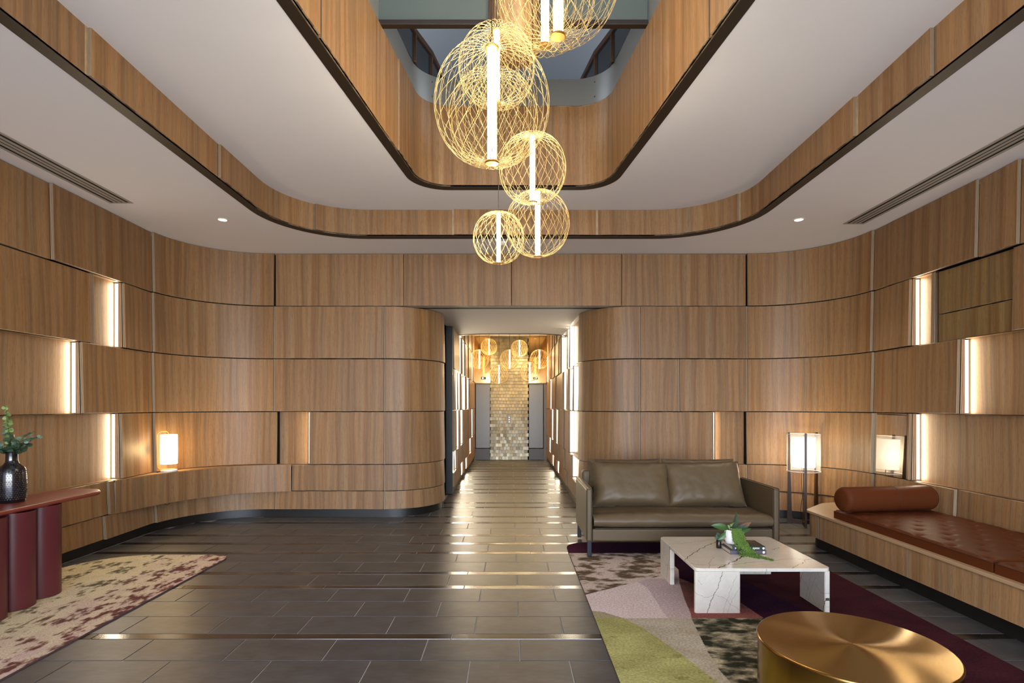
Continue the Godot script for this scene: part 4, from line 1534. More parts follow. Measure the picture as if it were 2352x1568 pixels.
func sofa() -> void:
	var o := thing("sofa", "taupe leather two-seat sofa with slim arms on thin dark legs, behind the marble table", "sofa", P(1.732, 0, 5.96))
	var body: Material = M.taupe
	for m in [-1.0, 1.0]:
		var a := MB.new()
		a.rbox(Vector3(0.94 * m, 0.437, 0), Vector3(0.062, 0.532, 0.90), 0.022, 4)
		var arm := part("arm", made([a, body]), o)
		var p := MB.new()
		for x in [0.915 * m, 0.966 * m]:
			var pts := PackedVector3Array([Vector3(x, 0.19, 0.449), Vector3(x, 0.68, 0.449)])
			for q in arc3(Vector3(x, 0.683, 0.43), Vector3(0, 0, 1), Vector3.UP, 0.0195, 4):
				pts.append(q)
			pts.append(Vector3(x, 0.7025, -0.43))
			p.tube(pts, 0.0035, 6)
		part("piping", made([p, M.seam]), arm)
	var b := MB.new()
	b.rbox(Vector3(0, 0.234, 0.01), Vector3(1.82, 0.125, 0.86), 0.018, 3)
	part("base", made([b, body]), o)
	var bk := MB.new()
	bk.rbox(Vector3(0, 0.50, -0.40), Vector3(1.82, 0.60, 0.10), 0.04, 4)
	part("back_frame", made([bk, body]), o)
	# seat cushion with a soft crown, split by one seam
	var q := noise(201, 2.4, 3)
	var st := MB.new()
	var w := 1.80
	var dp := 0.80
	var r := 0.066
	st.grid(72, 30, func(a, c):
		var x: float = (a - 0.5) * w
		# c runs from the lower front edge over the nose and back across the top
		var l: float = c * (dp + 0.16)
		var y := 0.0
		var z := 0.0
		if l < 0.16:
			var g: float = -PI / 2 + l / 0.16 * PI
			z = dp / 2 - r + r * cos(g) * 1.25
			y = r * sin(g)
		else:
			z = dp / 2 - r - (l - 0.16)
			y = r
		var ex: float = 1.0 - pow(absf(a * 2.0 - 1.0), 10.0)
		var seam: float = exp(-pow((a - 0.5) * 60.0, 2.0))
		var wr: float = q.get_noise_2d(x * 1.6, l * 2.0)
		y += (0.012 * wr - 0.004 * seam) * (1.0 if l > 0.05 else 0.3) + (0.014 if l > 0.12 else 0.0) * (1.0 - pow(absf(a * 2.0 - 1.0), 2.0))
		y *= 0.82 + 0.18 * ex
		z += -0.003 * seam + 0.004 * wr
		return Vector3(x, 0.372 + y, z + 0.06), false, false)
	var seat := part("seat_cushion", made([st, body]), o)
	var sp := MB.new()
	sp.tube(PackedVector3Array([Vector3(-0.88, 0.302, 0.42), Vector3(0.0, 0.302, 0.43), Vector3(0.88, 0.302, 0.42)]), 0.004, 6)
	part("seam", made([sp, M.seam]), seat)
	for m in [-1.0, 1.0]:
		var c := pillow(0.85, 0.51, 0.26, 210 + int(m), body, M.seam, o, "back_cushion", 0.011)
		c.position = Vector3(-0.402 if m < 0 else 0.395, 0.668, -0.10)
		c.rotation = Vector3(-0.40, 0, 0.02 * m)
		var hr := pillow(0.82, 0.34, 0.11, 220 + int(m), body, M.seam, o, "headrest")
		hr.position = Vector3(-0.43 if m < 0 else 0.42, 0.755, -0.335)
		hr.rotation = Vector3(-0.22, 0, 0)
	for m in [-1.0, 1.0]:
		for f in [-1.0, 1.0]:
			var l := MB.new()
			l.rbox(Vector3(0.935 * m, 0.098, 0.40 * f), Vector3(0.045, 0.17, 0.016), 0.005, 2)
			part("leg", made([l, M.blade]), o)


func rug_shape(poly: PackedVector2Array, m: Material, x0: float, d0: float, w: float, h: float, top: float) -> ArrayMesh:
	var a := MB.new()
	var s := MB.new()
	var ids := Geometry2D.triangulate_polygon(poly)
	for z in range(0, ids.size(), 3):
		var p := []
		var t := []
		for q in 3:
			var v := poly[ids[z + q]]
			p.append(P(v.x, top, v.y))
			t.append(Vector2((v.x - x0) / w, (d0 - v.y) / h))
		a.tri(p[0], p[1], p[2], Vector3.UP, t[0], t[1], t[2])
	for k in poly.size():
		var p := poly[k]
		var q := poly[(k + 1) % poly.size()]
		var out := Vector3(-(q - p).orthogonal().x, 0, (q - p).orthogonal().y)
		var mid := (p + q) / 2
		var c := Vector2(x0 + w / 2, d0 - h / 2)
		out = Vector3(mid.x - c.x, 0, -(mid.y - c.y))
		s.quad(P(p.x, 0.001, p.y), P(q.x, 0.001, q.y), P(q.x, top, q.y), P(p.x, top, p.y), out)
	return made([a, m, s, M.rug_edge])


func rug_things() -> void:
	var p1 := fillet([Vector2(0.605, 1.95), Vector2(0.605, 6.14), Vector2(2.955, 6.14), Vector2(2.955, 1.95)], [0.2, 0.24, 0.24, 0.2], 12, 2)
	tag(part("rug", rug_shape(p1, M.rug, 0.6, 6.14, 2.36, 4.2, 0.011), self), "large purple, pink and lime patterned rug under the sofa and marble table", "rug")
	var p2 := fillet([Vector2(-4.25, 1.9), Vector2(-4.25, 5.62), Vector2(-2.85, 5.62), Vector2(-2.85, 1.9)], [0.2, 0.62, 0.16, 0.2], 12, 2)
	tag(part("rug", rug_shape(p2, M.rug_small, -4.3, 5.62, 1.5, 3.75, 0.012), self), "cream and plum mottled rug under the burgundy console", "rug")


func slab(b: MB, c: Vector3, s: Vector3, r: float, axis: int) -> void:
	# a stone slab with its two long upright edges rounded; axis is the direction of its thickness
	var poly := PackedVector2Array()
	if axis == 0:
		poly = fillet([Vector2(c.x - s.x / 2, -c.z - s.z / 2), Vector2(c.x - s.x / 2, -c.z + s.z / 2), Vector2(c.x + s.x / 2, -c.z + s.z / 2), Vector2(c.x + s.x / 2, -c.z - s.z / 2)], [r, r, r, r], 5, 1)
	else:
		poly = fillet([Vector2(c.x - s.x / 2, -c.z - s.z / 2), Vector2(c.x - s.x / 2, -c.z + s.z / 2), Vector2(c.x + s.x / 2, -c.z + s.z / 2), Vector2(c.x + s.x / 2, -c.z - s.z / 2)], [r, r, r, r], 5, 1)
	var o := b.v.size()
	b.prism(poly, c.y - s.y / 2, c.y + s.y / 2)
	for k in range(o, b.v.size()):
		var p := b.v[k]
		var along := p.x if axis != 0 else p.z
		b.t[k] = Vector2(along / 0.36 + 0.02, 1.0 - p.y / 0.34)


func marble_table() -> void:
	var c := P(1.863, 0.011, 4.53)
	var o := thing("coffee_table", "low square white marble coffee table with brown veins on four slab legs", "coffee table", c)
	var poly := fillet([Vector2(-0.503, -0.49), Vector2(-0.503, 0.49), Vector2(0.503, 0.49), Vector2(0.503, -0.49)], [0.05, 0.05, 0.05, 0.05], 8, 1)
	var t := MB.new()
	t.prism(poly, 0.304, 0.330, 0.005)
	for k in t.t.size():
		t.t[k] = Vector2((t.v[k].x + 0.503) / 1.006, (t.v[k].z + 0.49) / 0.98)
	part("tabletop", made([t, M.marble0]), o)
	var l := MB.new()
	slab(l, Vector3(-0.335, 0.152, 0.468), Vector3(0.336, 0.304, 0.040), 0.015, 2)
	for k in l.t.size():
		l.t[k] = Vector2((l.v[k].x + 0.503) / 0.336, 1.0 - l.v[k].y / 0.304)
	part("leg", made([l, M.marble1]), o)
	l = MB.new()
	slab(l, Vector3(0.480, 0.152, 0.295), Vector3(0.040, 0.304, 0.36), 0.012, 0)
	part("leg", made([l, M.marble1]), o)
	l = MB.new()
	slab(l, Vector3(-0.480, 0.152, -0.315), Vector3(0.040, 0.304, 0.32), 0.012, 0)
	part("leg", made([l, M.marble1]), o)
	l = MB.new()
	slab(l, Vector3(0.335, 0.152, -0.466), Vector3(0.336, 0.304, 0.040), 0.012, 2)
	part("leg", made([l, M.marble1]), o)


func book(at: Vector3, turn: float, w: float, d: float, h: float, cover: Color, called: String, label: String) -> Node3D:
	# the spine faces the viewer (+z)
	var o := thing(called, label, "book", at, turn, "books on the marble table")
	var c := mat(cover, 0.35)
	var b := MB.new()
	b.rbox(Vector3(0, 0.0015, 0), Vector3(w, 0.003, d), 0.001, 1)
	b.rbox(Vector3(0, h - 0.0015, 0), Vector3(w, 0.003, d), 0.001, 1)
	b.rbox(Vector3(0, h / 2, d / 2 - 0.0015), Vector3(w, h, 0.003), 0.001, 1)
	part("cover", made([b, c]), o)
	var p := MB.new()
	var m := mat(Color(0.80, 0.75, 0.70), 0.8)
	for k in 9:
		var y := 0.003 + (h - 0.006) * (k + 0.5) / 9.0
		p.box(Vector3(0, y, -0.004), Vector3(w - 0.008 - 0.0012 * (k % 2), (h - 0.006) / 9.0, d - 0.010))
	part("page_block", made([p, m]), o)
	return o


func lettering(text: String, at: Vector3, size: float, m: Material, parent: Node3D, called := "lettering", flat := false) -> void:
	var t := TextMesh.new()
	var f := SystemFont.new()
	f.font_names = PackedStringArray(["Droid Sans"])
	f.font_weight = 700
	t.font = f
	t.text = text
	t.font_size = 48
	t.pixel_size = size / 48.0
	t.depth = 0.0006
	t.material = m
	t.horizontal_alignment = HORIZONTAL_ALIGNMENT_CENTER
	var o := part(called, t, parent, at)
	if flat:
		o.rotation.x = -PI / 2


func disc(r: float, h := 0.0008, segs := 20) -> MB:
	var b := MB.new()
	b.xf = Transform3D(Basis(Vector3.RIGHT, PI / 2), Vector3.ZERO)
	b.lathe([Vector2(r, 0), Vector2(r, h), Vector2(0, h)], segs)
	return b


func books() -> void:
	var top := 0.341
	var pale := mat(Color(0.88, 0.87, 0.82), 0.5)
	var b1 := book(P(1.915, top, 4.53), 0.0, 0.29, 0.22, 0.033, Color(0.30, 0.28, 0.33), "book", "grey-violet hardback, the lower of two books on the marble table")
	part("spine_dot", made([disc(0.010), pale]), b1, Vector3(0.124, 0.0165, 0.1102))
	lettering("u", Vector3(0.046, 0.019, 0.1102), 0.018, pale, b1)
	var b2 := book(P(1.922, top + 0.033, 4.525), -0.02, 0.262, 0.205, 0.031, Color(0.085, 0.17, 0.145), "book", "dark green hardback with white spine letters, the upper of two stacked books")
	lettering("B", Vector3(-0.106, 0.0155, 0.1027), 0.0185, pale, b2)
	lettering("AJADA", Vector3(0.058, 0.0155, 0.1027), 0.0185, pale, b2)
	part("spine_dot", made([disc(0.009), pale]), b2, Vector3(0.117, 0.0155, 0.1027))
	# a spray of pale leaves printed on the cover
	var pr := MB.new()
	for k in 11:
		var a := 0.5 + k * 0.55
		var c := Vector3(0.075 + 0.028 * cos(a * 1.7), 0.0312, -0.045 + 0.035 * sin(a * 1.3))
		pr.xf = Transform3D(Basis(Vector3.UP, a), c)
		pr.prism(PackedVector2Array([Vector2(-0.016, 0), Vector2(0, 0.006), Vector2(0.016, 0), Vector2(0, -0.006)]), 0.0, 0.0006)
	part("cover_print", made([pr, mat(Color(0.52, 0.42, 0.30), 0.5)]), b2)


func leaf_mesh(l: float, w: float, bend: float, m: Material, round := false, cup := 0.25) -> ArrayMesh:
	# a leaf along +y from its stalk, its face towards +z, bending backwards
	var b := MB.new()
	for side in [1.0, -1.0]:
		b.grid(6, 8, func(a, c):
			var u: float = a * 2.0 - 1.0
			var wid: float = w / 2 * (sqrt(maxf(0.0, 1.0 - pow(2.0 * c - 1.0, 2.0))) if round else pow(sin(PI * pow(c, 0.8)), 0.8))
			var g: float = bend * c
			var y: float = l * (sin(g) / g if absf(g) > 0.01 else 1.0) * c
			var z: float = -l * c * c * bend * 0.45 + absf(u) * wid * cup + side * 0.0006
			return Vector3(u * wid, y, z), false, side < 0)
	return made([b, m])


func put_leaf(parent: Node3D, mesh: Mesh, at: Vector3, dir: Vector3, roll := 0.0, s := 1.0, called := "leaf") -> void:
	var o := part(called, mesh, parent, at)
	var y := dir.normalized()
	var x := y.cross(Vector3(0.3, 0.1, 1.0)).normalized()
	var z := x.cross(y)
	o.transform = Transform3D(Basis(x, y, z) * Basis(Vector3.UP, roll) * Basis.from_scale(Vector3(s, s, s)), at)


func table_plant() -> void:
	var base := P(1.823, 0.341 + 0.033 + 0.031, 4.525)
	var pot := thing("plant_pot", "small round white ceramic pot on the stacked books", "pot", base)
	var b := MB.new()
	b.lathe([Vector2(0, 0.0), Vector2(0.042, 0.0), Vector2(0.046, 0.004), Vector2(0.057, 0.03), Vector2(0.061, 0.06), Vector2(0.058, 0.09), Vector2(0.052, 0.112), Vector2(0.049, 0.114), Vector2(0.047, 0.111), Vector2(0.049, 0.095)], 36, Vector3.ZERO, 0.3)
	part("body", made([b, mat(Color(0.86, 0.855, 0.84), 0.22)]), pot)
	var s := MB.new()
	s.lathe([Vector2(0.05, 0.096), Vector2(0.02, 0.1), Vector2(0, 0.1)], 20)
	part("soil", made([s, M.soil]), pot)
	var o := thing("trailing_plant", "leafy plant with bright green bead strands trailing over the books", "plant", base + Vector3(0, 0.10, 0))
	var big := leaf_mesh(0.155, 0.055, 0.5, M.leaf)
	var dk := leaf_mesh(0.150, 0.050, 0.4, M.leaf_dark)
	var pk := leaf_mesh(0.13, 0.035, 0.5, M.leaf_pink)
	var bl := leaf_mesh(0.05, 0.035, 0.4, M.leaf_blue)
	put_leaf(o, big, Vector3(-0.02, 0.02, 0), Vector3(-1.0, 0.28, 0.2), 0.3)
	put_leaf(o, dk, Vector3(0.01, 0.0, -0.01), Vector3(0.42, 1.0, -0.1), 0.2, 1.1)
	put_leaf(o, dk, Vector3(0.02, 0.0, 0), Vector3(0.95, 0.38, 0.0), -0.4, 1.0)
	put_leaf(o, pk, Vector3(0.06, 0.03, -0.01), Vector3(1.0, 0.30, 0.0), 0.0)
	put_leaf(o, big, Vector3(0.02, 0.0, 0.02), Vector3(1.0, 0.12, 0.3), 0.5, 0.85)
	put_leaf(o, big, Vector3(-0.03, 0.0, 0.01), Vector3(-0.75, -0.55, 0.25), 0.2, 0.75)
	put_leaf(o, dk, Vector3(-0.01, 0.0, -0.02), Vector3(-0.5, 0.45, -0.3), 0.1, 0.7)
	for k in 7:
		var a := 0.5 + k * 0.4
		put_leaf(o, bl, Vector3(0.05 + 0.012 * (k % 3), -0.01 + 0.012 * (k % 4), 0.015), Vector3(cos(a), sin(a) - 0.4, 0.5), a)
	for k in 5:
		put_leaf(o, leaf_mesh(0.035, 0.018, 0.5, M.leaf_pale), Vector3(-0.03 + 0.006 * k, 0.03 + 0.006 * k, 0.03), Vector3(-0.5 + 0.2 * k, 1, 0.4), k)
	# trailing strands of beads
	var strands := []
	for k in 44:
		var x0 := rng.randf_range(-0.02, 0.062)
		var reach := rng.randf()
		var end := Vector3(lerpf(-0.005, 0.12, rng.randf()), -0.162, lerpf(0.115, 0.20, rng.randf()))
		if reach > 0.62:
			end = Vector3(0.06 + 0.18 * pow(rng.randf(), 0.9), -0.162, 0.19)
			end.z = 0.135 + end.x * 0.70 + (0.05 - 0.16 * end.x) * rng.randf_range(-1.0, 1.0)
		if reach < 0.30:
			end = Vector3(x0 + rng.randf_range(-0.01, 0.03), -0.075 + 0.05 * rng.randf(), 0.075)
		var pts := [Vector3(x0 * 0.5, 0.012, 0.02), Vector3(x0 * 0.9, 0.022, 0.045), Vector3(x0 * 1.05, -0.01, 0.066), Vector3(x0 * 1.15 + 0.008, -0.06, 0.074)]
		if reach >= 0.30:
			var wide := rng.randf_range(-0.012, 0.03)
			pts.append(Vector3(x0 + 0.016 + wide, -0.092, 0.095))
			pts.append(Vector3(lerpf(x0 + 0.02 + wide, end.x, 0.35), -0.122, 0.124))
			pts.append(Vector3(lerpf(x0 + 0.02 + wide, end.x, 0.6), -0.160, 0.138 + 0.03 * rng.randf()))
		pts.append(end)
		var cv := Curve3D.new()
		for z in pts.size():
			var hd: Vector3 = (pts[mini(z + 1, pts.size() - 1)] - pts[maxi(z - 1, 0)]) * 0.17
			cv.add_point(pts[z], -hd, hd)
		strands.append(cv)
	var sm := MB.new()
	var xfs := []
	for cv in strands:
		var ln: float = cv.get_baked_length()
		var pts := PackedVector3Array()
		for z in 21:
			pts.append(cv.sample_baked(ln * z / 20.0))
		sm.tube(pts, 0.0014, 4, false)
		var k := 0.004
		while k < ln:
			var p: Vector3 = cv.sample_baked(k) + Vector3(rng.randf_range(-1, 1), rng.randf_range(-0.3, 1), rng.randf_range(-1, 1)) * 0.0075
			p.y = maxf(p.y, -0.1605)
			var sc := rng.randf_range(0.6, 1.2)
			xfs.append(Transform3D(Basis.from_scale(Vector3(sc, sc, sc)), p))
			k += 0.0062
	part("strand_stem", made([sm, M.stem]), o).set_meta("kind", "stuff")
	var bead := SphereMesh.new()
	bead.radius = 0.0045
	bead.height = 0.009
	bead.radial_segments = 8
	bead.rings = 5
	bead.material = M.bead
	var mm := MultiMesh.new()
	mm.transform_format = MultiMesh.TRANSFORM_3D
	mm.mesh = bead
	mm.instance_count = xfs.size()
	for k in xfs.size():
		mm.set_instance_transform(k, xfs[k])
	var mi := MultiMeshInstance3D.new()
	mi.name = "bead_foliage"
	mi.multimesh = mm
	mi.set_meta("kind", "stuff")
	mi.set_meta("label", "bright green bead-like leaves")
	o.add_child(mi)
	# a small dark pot with blue-green succulent beside the books
	var sp := P(1.752, 0.341, 4.62)
	var p2 := thing("small_pot", "small dark brown pot with a blue-green succulent left of the books", "pot", sp)
	var b2 := MB.new()
	b2.lathe([Vector2(0, 0), Vector2(0.019, 0.0), Vector2(0.021, 0.003), Vector2(0.021, 0.062), Vector2(0.019, 0.064), Vector2(0.018, 0.058), Vector2(0, 0.058)], 24)
	part("body", made([b2, mat(Color(0.10, 0.07, 0.045), 0.3)]), p2)
	var lf := leaf_mesh(0.045, 0.026, 0.3, M.leaf_blue, true)
	for k in 14:
		var a := TAU * k / 14.0 * 2.6
		put_leaf(p2, lf, Vector3(0, 0.06 + 0.003 * k, 0), Vector3(cos(a), 0.2 + 0.12 * k, sin(a)), a, 0.9)


func drum_table() -> void:
	var o := thing("drum_table", "round brushed brass drum table in the right foreground", "side table", P(1.638, 0.011, 2.63))
	var r := 0.42
	var h := 0.389
	var t := MB.new()
	# the spun top: concentric brushing, so the texture runs round
	var segs := 128
	var rr := [0.0005, 0.05, 0.15, 0.28, 0.412]
	for k in rr.size() - 1:
		var b := t.v.size()
		for a in segs + 1:
			var g := -TAU * a / segs
			for q in 2:
				var ra: float = rr[k + q]
				t.vert(Vector3(ra * cos(g), h, ra * sin(g)), Vector3.UP, Vector2(float(a) / segs, ra))
		for a in segs:
			var z := b + a * 2
			t.i.append_array([z, z + 2, z + 3, z, z + 3, z + 1])
	var top := part("tabletop", made([t, M.brass_top]), o)
	var s := MB.new()
	s.lathe([Vector2(0.0, 0.0), Vector2(r - 0.004, 0.0), Vector2(r - 0.004, 0.372), Vector2(r, 0.374), Vector2(r, h - 0.008), Vector2(r - 0.003, h - 0.002), Vector2(r - 0.008, h)], 128)
	part("drum", made([s, M.brass_side]), o)


func bench() -> void:
	var o := thing("bench", "long built-in timber bench with rounded tip along the right wall", "bench", Vector3.ZERO)
	var mk := func(inset: float) -> PackedVector2Array:
		return fillet([Vector2(3.255 + inset, 1.2), Vector2(3.255 + inset, 6.06 - inset * 0.6), Vector2(3.66, 6.46 - inset), Vector2(4.30, 6.66 - inset), Vector2(4.30, 1.2)], [0.02, 0.16, 0.3, 0.05, 0.02], 8, 1)
	var t := MB.new()
	t.prism(mk.call(0.0), 0.366, 0.392, 0.004)
	part("bench_top", made([t, mat(Color(0.66, 0.55, 0.42), 0.45)]), o)
	var b := MB.new()
	b.prism(mk.call(0.05), 0.12, 0.366)
	part("carcass", made([b, M.backing]), o)
	# front boards with plywood strips at the joints
	var bw: StandardMaterial3D = M.wood0.duplicate()
	bw.albedo_color = Color(1.0, 0.99, 0.97)
	for z in [[1.2, 2.6], [2.6, 4.525], [4.525, 5.84]]:
		var f := MB.new()
		f.rbox(P(3.290, 0.243, (z[0] + z[1]) / 2), Vector3(0.03, 0.246, z[1] - z[0] - 0.03), 0.002, 1)
		for k in f.t.size():
			f.t[k] = Vector2(f.t[k].x + z[0], f.t[k].y + 0.3)
		part("front_panel", made([f, bw]), o)
		var e := MB.new()
		e.rbox(P(3.288, 0.243, z[1]), Vector3(0.028, 0.246, 0.03), 0.002, 1)
		for k in e.t.size():
			e.t[k] = Vector2((e.v[k].z + z[1]) / 0.03, e.v[k].y)
		part("joint_strip", made([e, M.ply]), o)
	var c := MB.new()
	var crv: PackedVector2Array = mk.call(0.025)
	c.prism(crv, 0.12, 0.366)
	var lo := MB.new()
	lo.prism(mk.call(0.075), 0.0, 0.12)
	part("plinth", made([lo, M.black]), o)
	# curved end facing: the part of the carcass round the tip
	var endf := MB.new()
	endf.prism(fillet([Vector2(3.28, 5.86), Vector2(3.28, 6.045), Vector2(3.67, 6.43), Vector2(4.29, 6.62), Vector2(4.29, 5.86)], [0.01, 0.15, 0.3, 0.05, 0.01], 8, 1), 0.12, 0.366)
	part("end_panel", made([endf, bw]), o)


func bench_cushion(d0: float, d1: float, label: String) -> void:
	# a buttoned leather pad; x from 3.31 to 4.27
	var x0 := 3.305
	var x1 := 4.285
	var w := x1 - x0
	var l := d1 - d0
	var o := thing("bench_cushion", label, "cushion", P((x0 + x1) / 2, 0.392, (d0 + d1) / 2), 0.0, "")
	var h := 0.086
	var r := 0.016
	var bt := []
	var rows := int(round(l / 0.17))
	for k in rows:
		for q in 4:
			var bx := -w / 2 + (q + 0.5 + (0.25 if k % 2 else -0.25)) * w / 4.0
			var bz := -l / 2 + (k + 0.5) * l / rows
			bt.append(Vector2(bx, bz))
	var nq := noise(int(d1 * 100), 6.0, 3)
	var top := MB.new()
	var nu := 56
	var nv := int(l * 62)
	var f := func(a: float, c: float) -> Vector3:
		var x := (a - 0.5) * w
		var z := (0.5 - c) * l
		var ex := minf(minf(x + w / 2, w / 2 - x), minf(z + l / 2, l / 2 - z))
		var y := h - r + sqrt(maxf(0.0, r * r - pow(maxf(0.0, r - ex), 2.0)))
		var dip := 0.0
		for q in bt:
			var dd: float = Vector2(x, z).distance_squared_to(q)
			if dd < 0.02:
				dip = maxf(dip, exp(-dd / 0.0016) * 0.62 + exp(-dd / 0.00018) * 0.38)
		y -= dip * 0.027
		y += 0.0022 * nq.get_noise_2d(x, z) + 0.006 * (1.0 - pow(2.0 * a - 1.0, 4.0)) * smoothstep(0.0, 0.1, ex)
		return Vector3(x, y, z)
	top.grid(nu, nv, f)
	var side := MB.new()
	side.prism(PackedVector2Array([Vector2(-w / 2, -l / 2), Vector2(-w / 2, l / 2), Vector2(w / 2, l / 2), Vector2(w / 2, -l / 2)]), 0.0, h - r)
	part("pad", made([top, M.tan, side, M.tan]), o)
	var pp := MB.new()
	var c := [Vector3(-w / 2 + 0.001, h - r, l / 2), Vector3(-w / 2 + 0.001, h - r, -l / 2), Vector3(w / 2, h - r, -l / 2), Vector3(w / 2, h - r, l / 2)]
	for k in 4:
		pp.tube(PackedVector3Array([c[k], c[(k + 1) % 4]]), 0.003, 6)
	part("piping", made([pp, M.tan_seam]), o)
	var bm := MB.new()
	bm.lathe([Vector2(0.009, 0), Vector2(0.008, 0.003), Vector2(0.004, 0.0045), Vector2(0, 0.005)], 10, Vector3.ZERO, 0.2)
	var bmesh := made([bm, M.tan])
	for q in bt:
		part("button", bmesh, o, Vector3(q.x, h - 0.018, q.y))


func bolster() -> void:
	var o := thing("bolster", "round brown leather bolster lying across the end of the bench cushion", "bolster", P(3.765, 0.392 + 0.094 + 0.122, 5.50), 0.13)
	var b := MB.new()
	var r := 0.122
	var l := 1.0
	b.xf = Transform3D(Basis(Vector3.FORWARD, PI / 2), Vector3.ZERO)
	var pr := []
	for k in 9:
		var g := PI / 2 * k / 8
		pr.append(Vector2(0.0001 + (r - 0.05) * minf(1.0, k / 1.0) + 0.05 * sin(g), -l / 2 + 0.045 * (1 - cos(g))))
	pr[0] = Vector2(0, -l / 2 - 0.006)
	for k in range(8, -1, -1):
		pr.append(Vector2(pr[k].x, -pr[k].y))
	b.lathe(pr, 48, Vector3.ZERO, 0.3)
	part("body", made([b, M.tan]), o)
	var s := MB.new()
	for x in [-l / 2 + 0.045, 0.06, l / 2 - 0.045]:
		var pts := PackedVector3Array()
		for k in 49:
			var g := TAU * k / 48
			pts.append(Vector3(x, (r + 0.0005) * cos(g), (r + 0.0005) * sin(g)))
		s.tube(pts, 0.0022, 5, false)
	part("seam", made([s, M.tan_seam]), o)


func floor_lamp() -> void:
	var c := Vector2(3.80, 7.12)
	var o := thing("floor_lamp", "floor lamp with a white drum shade held by three dark timber legs", "lamp", P(c.x, 0, c.y))
	var feet := [Vector2(3.705, 6.885), Vector2(3.640, 7.215), Vector2(4.02, 7.19)]
	for f in feet:
		var v: Vector2 = f - c
		var dir := Vector3(v.x, 0, -v.y).normalized()
		var side := dir.cross(Vector3.UP)
		var rad := v.length()
		var l := MB.new()
		# an upright blade that widens downwards and turns in at the foot
		var out := [Vector2(rad + 0.004, 0.0), Vector2(rad - 0.002, 0.65), Vector2(rad - 0.006, 1.19), Vector2(rad - 0.03, 1.19), Vector2(rad - 0.038, 0.65), Vector2(rad - 0.052, 0.10), Vector2(rad - 0.065, 0.062), Vector2(rad - 0.09, 0.05), Vector2(0.0, 0.05), Vector2(0.0, 0.0)]
		var t := 0.0125
		var n0 := out.size()
		for k in n0:
			var a: Vector2 = out[k]
			var b: Vector2 = out[(k + 1) % n0]
			var e := (b - a).orthogonal()
			var hint := dir * (-(b - a).y) * -1.0 + Vector3.UP * -(b.x - a.x)
			l.quad(dir * a.x + Vector3.UP * a.y + side * t, dir * b.x + Vector3.UP * b.y + side * t, dir * b.x + Vector3.UP * b.y - side * t, dir * a.x + Vector3.UP * a.y - side * t, dir * (b - a).y - Vector3.UP * (b - a).x)
		var ids := Geometry2D.triangulate_polygon(PackedVector2Array(out))
		for z in range(0, ids.size(), 3):
			for sg in [-1.0, 1.0]:
				var q := []
				for w in 3:
					var p: Vector2 = out[ids[z + w]]
					q.append(dir * p.x + Vector3.UP * p.y + side * t * sg)
				l.tri(q[0], q[1], q[2], side * sg)
		part("leg", made([l, M.walnut]), o)
	var sheer := mat(Color(0.80, 0.79, 0.78, 0.27), 0.7)
	sheer.transparency = BaseMaterial3D.TRANSPARENCY_ALPHA
	var y0 := 0.690
	var y1 := 1.168
	var sh := MB.new()
	sh.lathe([Vector2(0.197, y0), Vector2(0.197, y1)], 48)
	part("outer_shade", made([sh, sheer]), o)
	var rims := MB.new()
	for y in [y0, y1]:
		var pts := PackedVector3Array()
		for k in 49:
			pts.append(Vector3(0.197 * cos(TAU * k / 48), y, 0.197 * sin(TAU * k / 48)))
		rims.tube(pts, 0.005, 6, false)
	part("shade_rim", made([rims, mat(Color(0.85, 0.84, 0.82), 0.6)]), o)
	var inn := MB.new()
	inn.lathe([Vector2(0.0, 0.742), Vector2(0.139, 0.742), Vector2(0.141, 0.746), Vector2(0.141, 1.126), Vector2(0.139, 1.13), Vector2(0.0, 1.13)], 40)
	var g := glow(Color(1.0, 0.95, 0.88), 0.72)
	part("inner_shade", made([inn, g]), o)
	omni(o, Vector3(0, 0.90, 0), Color(1.0, 0.90, 0.74), 0.5, 0.06)
	var st := MB.new()
	st.tube(PackedVector3Array([Vector3(0, 0.05, 0), Vector3(0, 0.742, 0)]), 0.006, 8)
	part("stem", made([st, M.walnut]), o)
	var cd := MB.new()
	cd.tube(PackedVector3Array([Vector3(-0.03, 0.742, 0.02), Vector3(-0.035, 0.55, 0.02), Vector3(-0.025, 0.35, 0.02), Vector3(-0.05, 0.2, 0.02), Vector3(-0.03, 0.06, 0.02), Vector3(-0.02, 0.006, 0.05), Vector3(0.10, 0.005, -0.10), Vector3(0.16, 0.005, -0.22)]), 0.0032, 6)
	part("cord", made([cd, M.cord]), o)


